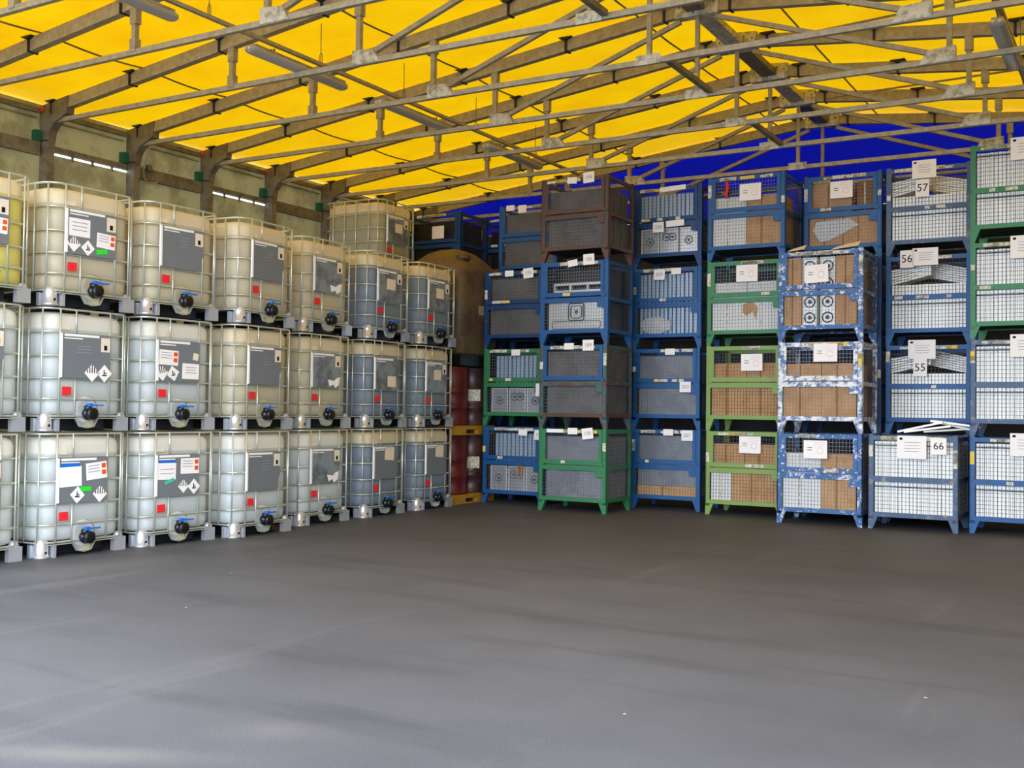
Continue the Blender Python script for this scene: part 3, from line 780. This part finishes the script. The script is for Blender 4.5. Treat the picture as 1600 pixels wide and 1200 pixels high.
def hob(x, y, z, wd, ht, kind, label, grp, m_='hob'):
    t = thing('stove_top', label, 'metal hob plate', (x, y, z), 0, grp)
    b = MB(); b.box(0, 0, 0, wd, .006, ht); b.box(0, .006, 0, .01, .1, ht); b.box(wd-.01, .006, 0, wd, .1, ht); b.build('plate', m_, t)
    b = MB(); b.box(.0, -.008, 0, .014, 0, ht); b.box(wd-.014, -.008, 0, wd, 0, ht); b.box(.014, -.008, ht-.014, wd-.014, 0, ht); b.box(.014, -.008, 0, wd-.014, 0, .014); b.build('rim', 'cartonw', t)
    cs = [] if kind == 4 else [(.5, .5)] if kind == 1 else ([(.33, .66), (.67, .66)] if kind == 2 else [(.5, .27), (.5, .75)])
    for u, v in cs:
        r0 = min(wd, ht)*.19 if kind != 3 else wd*.34
        b = MB(); b.smooth = True
        pts = [(wd*u+r0*math.cos(2*math.pi*k/24), -.008, ht*v+r0*math.sin(2*math.pi*k/24)) for k in range(24)]
        b.tube(pts, .009, 6, True); b.build('burner_ring', 'floorp' if kind == 3 else 'sheetg', t)
        MB().lathe([(r0*.4, .001), (r0*.38, .012), (r0*.1, .014)], (wd*u, 0, ht*v), 16, 'y').build('burner_cap', 'iron' if kind == 3 else 'sheetd', t)
    if kind == 4:
        b = MB(); b.smooth = True; u, v, q = wd*.5, ht*.66, ht*.30
        for s_ in (1, .72): b.tube([(px_, -.008, pz_) for px_, pz_, _ in rrect(u-q*s_, v-q*s_, u+q*s_, v+q*s_, q*.3, 0, 4)], .008*s_, 6, True)
        b.build('pressed_rim', 'floorp', t); MB().lathe([(.03, .001), (.02, .014)], (u, 0, v), 14, 'y').build('burner_cap', 'sheetd', t)
        b = MB(); b.smooth = True; b.tube([(px_, -.006, pz_) for px_, pz_, _ in rrect(.05, .03, wd-.05, ht*.34, .03, 0, 4)], .006, 6, True); b.build('pressed_rim', 'sheetg', t)
    return t
me_slat = {}
def slats(x, y, z, wd, ht, nn, label, grp, m_='slat', dp=.55):
    k_ = (round(wd/nn, 4), ht, m_)
    if k_ not in me_slat:
        pw_ = wd/nn*.86; b = MB(); b.box(0, 0, 0, pw_, dp, ht); me_slat[k_] = b.mesh('metal_bar', m_)
    for k in range(nn):
        tag(put('metal_bar', me_slat[k_], None, (x+wd*k/nn, y+.004*((k*7) % 5), z)), label % ORD[k], 'metal bar', grp)
def pile(x, y, z, wd, side, nn, label, grp, m_='slat'):
    """bars leaning up towards the middle, one above another"""
    Ln = wd*.53; ang = R(13 if side < 0 else -13)
    me = MB().box(-Ln/2, 0, -.012, Ln/2, .3, .012).mesh('metal_bar', m_)
    for k in range(nn):
        cx = x + (wd*.27 if side < 0 else wd*.73); zz = z + .062 + .031*k
        o = put('metal_bar', me, None, (cx, y+.006*(k % 3)+(0 if side < 0 else .33), zz), rot=(0, -ang*(1-.06*k*(side < 0)), 0))
        tag(o, label % ORD[k], 'metal bar', grp)

def nc(x, z, txt, tilt=0): return (x, z, .17, .15, 'num', txt, tilt)
def scr(x, z, tilt=0): return (x, z, .15, .09, 'scrap', '', tilt)
def st(x, z, tilt=0): return (x, z, .30, .23, 'stamp', '', tilt)
def inf(x, z, wd=.28, ht=.23): return (x, z, wd, ht, 'info')

# column beside the drums (three boxes)
X0, YY0 = -8.80, 14.10
rack(X0, YY0, 0, 'blue', 'blue mesh box on the floor beside the red drums', cards=[scr(.72, 1.08, 4), nc(1.0, 1.05, '194')], seed=1, gate='blue')
rack(X0, YY0, 1, 'green', 'green mesh box second up in the stack beside the drums', cards=[scr(.58, 1.1), (.98, .54, .1, .19, 'scrap', '', 0)], seed=2)
rack(X0, YY0, 2, 'dblue', 'blue mesh box carrying card 193, top of the stack beside the drums', cards=[scr(.45, 1.12), nc(.78, 1.11, '193', -4)], seed=3)
for k in (0, 1):
    wh = ('floor-level blue', 'green second-tier')[k]
    profiles(X0+.18, YY0+.09, k*RH+.64, .86, .42, 12, 'light steel profile, %s from left in the '+wh+' box by the drums', 'profiles upright in the %s box' % wh)
    for j in range(3): hob(X0+.10+.31*j, YY0+.09, k*RH+.19, .29, .38, 1 if j != 1 else 2, 'silver hob plate, %s of three in the %s box by drums' % (('left', 'middle', 'right')[j], wh), 'hob plates')
    b = MB(); b.box(0, 0, 0, .88, .3, .04)
    tag(b.build('tray', 'sheetg', None, (X0+.10, YY0+.09, k*RH+.585)), 'grey tray under the steel profiles in the %s box by the drums' % wh, 'tray')
carton(X0+.58, YY0+.045, .45, .1, .015, .28, 'carton', 'small brown cardboard piece leaning between hob plates in the lowest box by the drums')
panels(X0+.08, YY0, 2*RH+.19, 0, .86, 'sheetd', 'dark grey casing in the blue box beside the brown tank', 'panels in box 193')

# column with the green box at the front corner (four boxes)
X1, YY1 = -7.51, 13.54
rack(X1, YY1, 0, 'green', 'bright green mesh box at floor level with tilted card 190', cards=[(.27, 1.13, .26, .05, 'scrap', '', 0), scr(.55, 1.13), nc(.78, 1.10, '190', -7)], seed=4)
rack(X1, YY1, 1, 'teal_rust', 'rusty box with blue gate and card 189, on the bright green one', gate='blue', rust='rust', cards=[scr(.48, 1.14), nc(.78, 1.15, '189')], seed=5, nst=3)
rack(X1, YY1, 2, 'blue', 'blue mesh box with card 186 under the rusty top box', cards=[scr(.52, 1.13, -8), nc(.77, 1.17, '186', -2)], seed=6)
rack(X1, YY1, 3, 'rust', 'dark rusty mesh box with card 195, topmost above the green one', cards=[scr(.50, 1.12, 4), nc(.76, 1.14, '195', -2)], seed=7, nst=1, meshm='meshd')
panels(X1+.10, YY1, .19, 0, .86, 'sheetg', 'grey casing in the bright green floor-level box', 'panels in box 190')
panels(X1+.10, YY1, RH+.19, 0, .88, 'sheetd', 'grey casing in the rusty box with a blue gate', 'panels in box 189')
panels(X1+.10, YY1, 3*RH+.19, 0, .80, 'sheetd', 'dark casing in the rusty topmost box', 'panels in box 195', wide=.90)
hob(X1+.10, YY1+.09, 2*RH+.19, .86, .40, 4, 'wide stainless hob sheet low in the box with card 186', None).name = 'stove_top'
b = MB(); b.box(0, 0, .14, .80, .05, .17); b.box(0, 0, .24, .80, .05, .27); b.box(.02, 0, 0, .05, .05, .14); b.box(.75, 0, 0, .78, .05, .14)
for u in (0, .25, .52, .77): b.box(u, 0, .17, u+.03, .05, .24)
tag(MB().box(0, 0, 0, .88, .5, .88).build('black_filler', 'black', None, (X1+.09, YY1+.25, 2*RH+.19)), 'added black block behind the stainless hob sheet in the box with card 186', 'filler')  # added black block keeps the upper half of this box dark
tag(b.build('slotted_holder', 'hob', None, (X1+.15, YY1+.12, 2*RH+.60)), 'silver slotted frame above the blue rail of the box with card 186', 'metal frame')

# column 3
X2, YY2 = -6.60, 14.72
rack(X2, YY2, 0, 'blue', 'blue mesh box at floor level with card 207', cards=[scr(.58, 1.12), nc(.87, 1.08, '207')], seed=8)
rack(X2, YY2, 1, 'blue', 'blue mesh box with card 203, second tier', cards=[scr(.60, 1.11), nc(.84, .60, '203')], seed=9)
rack(X2, YY2, 2, 'blue', 'blue mesh box with card 209, third tier', cards=[nc(.42, 1.06, '209', 2), scr(.68, 1.1)], seed=10)
rack(X2, YY2, 3, 'dblue', 'blue mesh box with card 208 on the fourth tier', cards=[nc(.40, .58, '208'), (.66, .62, .28, .09, 'scrap', '', -2), (.62, 1.13, .4, .07, 'scrap', '', -2)], seed=11)
panels(X2+.08, YY2, .347, 0, .72, 'sheetg', 'grey casing above the flat carton in the floor-level blue box', 'panels in box 207')
carton(X2+.08, YY2+.05, .18, .90, .6, .155, 'carton', 'flat brown carton under the panels in the box with card 207')
panels(X2+.08, YY2, RH+.19, 0, .86, 'sheetg', 'grey casing in the second-tier blue box', 'panels in box 203')
profiles(X2+.08, YY2+.07, 2*RH+.64, .9, .44, 14, 'pale blue profile, %s from left, upper half of the third-tier blue box', 'profiles upper half of box 209')
profiles(X2+.08, YY2+.09, 2*RH+.19, .9, .42, 14, 'pale blue profile, %s from left, lower half of the third-tier blue box', 'profiles lower half of box 209')
b = MB(); b.smooth = True
def blob(b, cx, cy, cz, rx, ry, rz_, n=12, m=7, j=.12, seed=1):
    rnd = random.Random(seed); rs = []
    for i in range(m+1):
        a = -math.pi/2+math.pi*i/m; rr = max(math.cos(a), .08)
        rs.append([(cx+rx*rr*math.cos(2*math.pi*k/n)*(1+j*rnd.uniform(-1, 1)), cy+ry*rr*math.sin(2*math.pi*k/n)*(1+j*rnd.uniform(-1, 1)), cz+rz_*math.sin(a)) for k in range(n)])
    b.rings(rs)
b.smooth = False; blob(b, 0, 0, 0, .22, .022, .13, 16, 9, .22, 3); tag(b.build('film_bundle', 'film', None, (X2+.34, YY2+.056, 2*RH+.33)), 'crumpled clear plastic in the lower left of box 209', 'plastic film')
profiles(X2+.08, YY2+.07, 3*RH+.70, .9, .36, 14, 'pale blue profile, %s from left above the three hob plates of the fourth-tier box', 'profiles in box 208')
for j in range(3): hob(X2+.1+.30*j, YY2+.06, 3*RH+.19, .28, .38, 1 if j != 1 else 2, 'silver hob plate, %s of three in box 208' % ('left', 'middle', 'right')[j], 'hob plates')
b = MB(); b.box(0, 0, 0, .9, .4, .03); tag(b.build('tray', 'sheetg', None, (X2+.08, YY2+.06, 3*RH+.665)), 'grey tray under the profiles in box 208', 'tray')

# column 4 (green below, blue on top)
X3, YY3 = -5.36, 14.46
rack(X3, YY3, 0, 'lgreen', 'moss green mesh box at floor level, right of the box with card 207', cards=[st(.64, .98)], seed=12, meshm='meshd', wd=1.1)
rack(X3, YY3, 1, 'lgreen', 'moss green mesh box on the second tier full of brown cartons', cards=[st(.66, .93)], seed=13, meshm='meshd', nst=2, wd=1.1)
rack(X3, YY3, 2, 'green', 'green mesh box third tier holding white cartons', cards=[st(.58, .98)], seed=14, wd=1.1)
rack(X3, YY3, 3, 'blue', 'blue mesh box with a red ribbon, top of the green stack', cards=[st(.62, .92)], seed=15, wd=1.1)
def two(xb, yb, z, h1, wds, mats_, lbl, dp=.6):
    x = xb
    for k, (wd_, m_) in enumerate(zip(wds, mats_)):
        nm = {'carton': 'brown', 'cartonw': 'white', 'cartond': 'dark brown'}[m_]
        carton(x, yb, z, wd_-.008, dp, h1, m_, '%s carton, %s %s' % (nm, ('left', 'right')[k] if len(wds) == 2 else ('left', 'middle', 'right')[k], lbl)); x += wd_
two(X3+.07, YY3+.045, .19, .42, (.30, .64), ('cartonw', 'carton'), 'in the lower half of the floor-level moss green box')
two(X3+.07, YY3+.045, .62, .36, (.48, .46), ('carton', 'carton'), 'in the upper half of the floor-level moss green box')
two(X3+.07, YY3+.045, RH+.19, .42, (.50, .44), ('carton', 'carton'), 'in the lower half of the second-tier moss green box')
two(X3+.07, YY3+.045, RH+.62, .30, (.50, .44), ('carton', 'carton'), 'in the upper half of the second-tier moss green box')
two(X3+.07, YY3+.045, 2*RH+.19, .42, (.50, .44), ('cartonw', 'cartonw'), 'in the lower half of the third-tier green box')
two(X3+.07, YY3+.045, 2*RH+.62, .24, (.50, .44), ('cartonw', 'cartonw'), 'in the upper half of the third-tier green box')
two(X3+.07, YY3+.045, 3*RH+.19, .42, (.48, .48), ('cartonw', 'carton'), 'in the lower half of the box with the red ribbon')
two(X3+.07, YY3+.045, 3*RH+.62, .26, (.48, .48), ('cartonw', 'carton'), 'in the upper half of the box with the red ribbon')
tag(MB().poly([(0, 0, 0), (.09, 0, .06), (.13, 0, -.06), (.16, 0, .1), (.08, 0, .2), (-.05, 0, .16), (-.06, 0, .05)], (0, 1, 0), .004).build('cardboard_scrap', 'carton', None, (X3+.56, YY3+.038, 2*RH+.40)),
    'torn brown cardboard scrap against white cartons in the third-tier green box', 'cardboard')
b = MB(); b.smooth = True; b.tube([(0, -.02, .22), (.012, -.025, .14), (-.008, -.02, .06), (.005, -.024, 0)], .022, 6)
tag(b.build('ribbon', 'red', None, (X3+.29, YY3-.016, 3*RH+.86)), 'twisted red ribbon hanging on the gate of the top blue box', 'ribbon')

# column 5 (front, three worn blue boxes)
X4, YY4 = -4.20, 13.97
W4 = 1.08
rack(X4, YY4, 0, 'wblue', 'worn blue mesh box at floor level with one white and one brown carton', cards=[st(.50, .96)], seed=16, wd=W4, nst=3)
rack(X4, YY4, 1, 'vwblue', 'very scuffed blue and white mesh box second tier', cards=[st(.62, 1.02)], seed=17, wd=W4, nst=6)
rack(X4, YY4, 2, 'wblue', 'worn blue mesh box third tier with burner plates between cartons', cards=[st(.50, .86, -2)], seed=18, wd=W4, nst=6)
two(X4+.07, YY4+.045, .19, .42, (.49, .44), ('cartonw', 'carton'), 'in the lower half of the worn floor-level blue box')
two(X4+.07, YY4+.045, .62, .28, (.49, .44), ('cartonw', 'carton'), 'in the upper half of the worn floor-level blue box')
two(X4+.07, YY4+.045, RH+.19, .42, (.49, .44), ('carton', 'carton'), 'in the lower half of the scuffed second-tier box')
two(X4+.07, YY4+.045, RH+.62, .26, (.49, .44), ('carton', 'carton'), 'in the upper half of the scuffed second-tier box')
for k in (0, 1):
    z = 2*RH+(.19, .62)[k]; hh = (.42, .46)[k]; half = ('lower', 'upper')[k]
    carton(X4+.07, YY4+.045, z, .22, .6, hh, 'carton', 'narrow brown carton at the left in the %s half of the burner plate box' % half)
    carton(X4+.73, YY4+.045, z, .26, .6, hh, 'carton', 'narrow brown carton at the right in the %s half of the burner plate box' % half)
    hob(X4+.30, YY4+.06, z, .19, hh, 3, 'white plate with burner rings, left of its pair, %s half of the worn box' % half, 'burner plates', 'hobw')
    hob(X4+.53, YY4+.06, z, .19, hh, 3, 'white plate with burner rings, right of its pair, %s half of the worn box' % half, 'burner plates', 'hobw')
for k, (u, v, a, tx) in enumerate(((.10, .25, 12, 'left end'), (.66, .30, -25, 'right of the middle'), (.80, .2, -12, 'right end'))):
    o = MB().poly([(0, 0, 0), (.22, 0, .02), (.2, .2, .1), (.02, .2, .06)], (0, 0, 1), .006).build('paper_sheet', 'cream', None, (X4+u, YY4+v-.2, 3*RH+.0))
    tag(o, 'crumpled cream sheet lying on the burner plate box, ' + tx, 'paper')

# column 6 (behind column 5, top box visible)
X5, YY5 = -4.16, 15.0
for k in range(3):
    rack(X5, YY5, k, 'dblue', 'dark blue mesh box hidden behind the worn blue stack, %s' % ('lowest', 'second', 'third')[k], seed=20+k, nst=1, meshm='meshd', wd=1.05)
    if k: carton(X5+.5, YY5+.06, k*RH+.19, .48, .65, .7, 'cartond', 'dark brown carton seen side-on in the hidden dark blue box, %s' % ('', 'lower', 'upper')[k])
rack(X5, YY5, 3, 'blue', 'blue mesh box with an open brown carton, fourth tier behind the worn blue stack', cards=[st(.52, .95)], seed=24, wd=1.05, nst=6)
two(X5+.07, YY5+.05, 3*RH+.19, .40, (.46, .46), ('carton', 'carton'), 'in the lower half of the open-carton box')
carton(X5+.08, YY5+.05, 3*RH+.62, .56, .5, .44, 'carton', 'brown carton behind the stamped sheet in the open-carton box')
carton(X5+.70, YY5+.10, 3*RH+.62, .22, .4, .44, 'cartond', 'dark brown carton at the right of the open-carton box')
b = MB(); b.poly([(0, 0, .16), (.1, 0, 0), (.24, 0, .02), (.62, 0, .2), (.5, 0, .30), (.05, 0, .28)], (0, 1, 0), .012)
tag(b.build('film_bundle', 'film', None, (X5+.12, YY5+.034, 3*RH+.26)), 'torn white film across cartons in the open-carton box', 'plastic film')

# column 7: boxes 55, 56, 57 of bars, plus box 66 in front
X6, YY6 = -3.05, 14.98
rack(X6, YY6, 0, 'gblue', 'grey-blue mesh box at floor level hidden behind the box with card 66', 'open', seed=29, nst=0)
for k, num in ((1, '55'), (2, '56'), (3, '57')):
    tw = ('', 'second-tier', 'third-tier', 'fourth-tier')[k]
    cs = {1: [inf(.46, 1.10, .34, .25), nc(.44, .86, num)], 2: [nc(.27, 1.12, num), inf(.50, 1.14, .32, .23)], 3: [inf(.48, 1.12, .30, .24), nc(.46, .87, num)]}[k]
    cs = [c if c[4] != 'num' else (c[0], c[1], .17, .23, 'num', num, 0) for c in cs]
    rack(X6, YY6, k, 'gblue' if k == 3 else 'blue', 'blue '+tw+' mesh box of white bars with card ' + num, 'open', cards=cs, seed=30+k, nst=5, meshm='meshd')
    slats(X6+.07, YY6+.05, k*RH+.185, .92, .60, 22, 'pale upright bar, %s from left in the '+tw+' barred box', 'bars standing in box ' + num)
    pile(X6+.05, YY6+.06, k*RH+.80, .96, -1, 6, 'pale bar leaning right, %s from the bottom of the pile in the '+tw+' box', 'sloping left-hand bars in box ' + num)
    pile(X6+.05, YY6+.06, k*RH+.80, .96, 1, 7, 'pale bar leaning left, %s from the bottom of the pile in the '+tw+' box', 'sloping right-hand bars in box ' + num)
X7, YY7 = -3.05, 13.99
rack(X7, YY7, 0, 'gblue', 'grey-blue mesh box with card 66 full of white bars, floor level', 'open', cards=[inf(.52, 1.02, .34, .28), (.83, 1.04, .18, .2, 'num', '66', 0)], seed=36, nst=7, meshm='meshd', wd=1.05)
slats(X7+.07, YY7+.05, .185, .92, .90, 20, 'white upright bar, %s from left in the floor-level box with card 66', 'bars in box 66')
for k, (a, u) in enumerate(((14, .2), (22, .1), (-12, .5), (-20, .45), (8, .35))):
    b = MB(); b.box(0, 0, -.012, .55, .06, .012)
    o = b.build('metal_bar', 'slat', None, (X7+u+.2, YY7+.12+.12*k, RH+(.03 if a > 0 else .17))); o.rotation_euler = (0, -R(a)*.6, 0)
    tag(o, 'loose pale bar lying on the box with card 66, %s from its front' % ORD[k], 'metal bar', 'loose bars on box 66')

# column 8 at the right edge
X8, YY8 = -1.90, 14.17
for k, (pm, ds) in enumerate((('blue', 'bright blue mesh box at floor level at the right edge'), ('gblue', 'grey-blue mesh box second tier at the right edge'),
                             ('green', 'green mesh box third tier at the right edge'), ('green', 'green mesh box fourth tier at the right edge'))):
    rack(X8, YY8, k, pm, ds, 'open', cards=[inf(.62, 1.08, .34, .27)], seed=40+k, nst=5, wd=1.08, meshm='meshd')
    nm = ('lowest', 'second-tier', 'third-tier', 'topmost')[k]
    slats(X8+.07, YY8+.05, k*RH+.185, .95, .42, 20, 'white bar, %s from left, lower half of the '+nm+' right-edge box', 'lower bars in the %s right-edge box' % nm)
    slats(X8+.07, YY8+.05, k*RH+.64, .95, .44, 20, 'white bar, %s from left, upper half of the '+nm+' right-edge box', 'upper bars in the %s right-edge box' % nm)

# back-left: second row boxes seen over the front ones
for k in range(3):
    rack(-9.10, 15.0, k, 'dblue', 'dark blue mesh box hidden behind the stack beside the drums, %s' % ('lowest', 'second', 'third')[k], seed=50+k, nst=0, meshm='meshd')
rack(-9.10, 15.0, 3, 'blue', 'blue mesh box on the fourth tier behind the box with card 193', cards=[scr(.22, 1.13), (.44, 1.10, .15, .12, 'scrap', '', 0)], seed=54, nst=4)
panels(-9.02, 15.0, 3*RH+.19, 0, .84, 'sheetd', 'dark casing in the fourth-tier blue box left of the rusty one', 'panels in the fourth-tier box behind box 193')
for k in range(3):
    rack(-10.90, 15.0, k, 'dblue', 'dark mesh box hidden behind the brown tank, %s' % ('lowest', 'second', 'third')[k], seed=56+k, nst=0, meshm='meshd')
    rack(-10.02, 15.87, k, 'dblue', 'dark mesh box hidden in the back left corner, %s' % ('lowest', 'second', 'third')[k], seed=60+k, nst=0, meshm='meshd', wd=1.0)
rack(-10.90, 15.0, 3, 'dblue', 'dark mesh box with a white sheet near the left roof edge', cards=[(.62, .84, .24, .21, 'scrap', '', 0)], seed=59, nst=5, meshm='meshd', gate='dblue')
b = MB(); b.box(0, 0, 0, .92, .66, .84); tag(b.build('black_filler', 'black', None, (-10.83, 15.08, 3*RH+.19)), 'added black block inside the dark mesh box with a white sheet', 'filler')  # black block added to darken the inside of this box
tag(MB().box(0, 0, 0, .86, .45, .8).build('black_filler', 'black', None, (-9.95, 16.15, 3*RH+.19)), 'added black block behind the wooden piece in the box by the roof edge', 'filler')  # added black block, makes the back corner box read dark
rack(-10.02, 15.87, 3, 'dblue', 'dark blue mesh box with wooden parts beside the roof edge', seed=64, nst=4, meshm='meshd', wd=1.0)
b = MB(); b.smooth = True; b.tube([(0, 0, 0), (.03, 0, .3), (.06, 0, .62)], .03, 8); b.smooth = False; b.box(-.24, -.03, -.09, .08, .12, .03)
tag(b.build('wooden_part', 'wood', None, (-9.55, 15.97, 3*RH+.28)), 'wooden piece with upright handle in the dark blue box by the roof edge', 'wooden part')

# ------------------------------------------------------------------ red drums on yellow pallets, brown tank
def drum(x, y, z, m_, label, r=.285, h=.88):
    t = thing('steel_drum', label, 'drum', (x, y, z), 0, 'drums beside the tanks')
    b = MB(); b.smooth = True
    pr = [(r-.01, 0), (r+.004, .0), (r+.004, .02), (r, .025)]
    for q in (.3, .33, .58, .61): pr += [(r, h*q-.012), (r+.01, h*q), (r, h*q+.012)]
    pr += [(r, h-.03), (r+.006, h-.02), (r+.006, h), (r-.012, h), (r-.012, h-.015)]
    b.lathe(pr, (0, 0, 0), 28); b.build('drum_body', m_, t)
    MB().lathe([(.03, 0), (.03, .015)], (r*.55, 0, h-.016), 12).build('bung', 'iron', t)
    if m_ == 'drumb':
        b = MB(); b.smooth = True; vs = []; n_ = 6
        for z_ in (h*.42, h*.62):
            for k in range(n_+1): a = R(-75+50*k/n_); vs.append(((r+.012)*math.cos(a), (r+.012)*math.sin(a), z_))
        b.add(vs, [(k, k+1, k+n_+2, k+n_+1) for k in range(n_)]); b.build('drum_label', 'tape', t)
    return t
def pallet(x, y, z, wd, dp, m_, label, blk='black'):
    t = thing('pallet', label, 'pallet', (x, y, z))
    for k in range(5): MB().box(dp*0, wd*k/5+.01, .12, dp, wd*(k+1)/5-.01, .14).build('deck_board', m_, t)
    for xx in (0, dp/2-.05, dp-.1):
        MB().box(xx, 0, 0, xx+.1, wd, .02).build('skid', m_, t)
        for yy in (0, wd/2-.07, wd-.14): MB().box(xx, yy, .02, xx+.1, yy+.14, .12).build('block', m_, t)
    return t
PX, PY = -10.02+.0, 13.42
def ypallet(z, label):
    t = thing('plastic_pallet', label, 'pallet', (-9.98, 13.47, z))
    b = MB(); b.box(0, 0, .10, 1.1, 1.12, .14); b.build('deck', 'pallety', t)
    b = MB(); b.box(1.02, 0, 0, 1.1, .30, .10); b.box(1.02, .62, 0, 1.1, 1.12, .10); b.box(1.02, .30, .0, 1.1, .62, .02); b.box(1.02, .30, .08, 1.1, .62, .10)
    b.build('skirt', 'pallety', t); MB().box(0, 0, 0, .08, 1.12, .10).build('skirt', 'pallety', t); MB().box(.5, 0, 0, .58, 1.12, .10).build('skirt', 'pallety', t)
    MB().box(1.0, .31, .02, 1.03, .61, .08).build('fork_pocket', 'black', t)
ypallet(0, 'yellow-painted pallet on the floor between tanks and mesh boxes'); ypallet(1.03, 'yellow-painted pallet between the lower and upper drums')
# the yellow pallets sit under the second-row corner: shift clear of the tall tank stack
for z, tr in ((.145, 'lower'), (1.175, 'upper')):
    drum(-9.155, 13.76, z, 'drumr', 'dark red steel drum, front one of the %s layer' % tr, r=.255)
    drum(-9.155, 14.31, z, 'drumb', 'brown steel drum with a pale label behind the red one, %s layer' % tr, r=.255)
    drum(-9.70, 13.76, z, 'drumb', 'brown steel drum beside the red one on its wall side, %s layer' % tr, r=.255)
    drum(-9.70, 14.31, z, 'drumb', 'brown steel drum at the hidden rear corner of the pallet, %s layer' % tr, r=.255)
t = thing('brown_tank', 'large brown covered tank above the drums near the roof', 'tank', (-9.92, 13.50, 2.07))
b = MB(); b.smooth = True
W_, D_ = 1.10, 1.10
rs = []
for z, i_ in ((.16, .03), (.2, 0), (.8, -.008), (1.40, 0), (1.52, .03), (1.62, .12), (1.74, .25), (1.80, .38)):
    rs.append(rrect(i_, i_, W_-i_, 1.10-i_, max(.16-i_*.2, .04), z, 5))
b.rings(rs); b.build('tank_body', 'brown', t)
b = MB(); b.smooth = True; b.lathe([(.10, 0), (.12, .03), (.11, .07), (.06, .09)], (.95, .25, 1.60), 18); b.build('tank_lid', 'brown', t)
MB().box(.02, .02, .0, W_-.02, 1.08, .16).build('tank_base', 'black', t)
MB().box(W_+.008, .46, .78, W_+.012, .60, .92).build('tank_label', 'fillg', t)
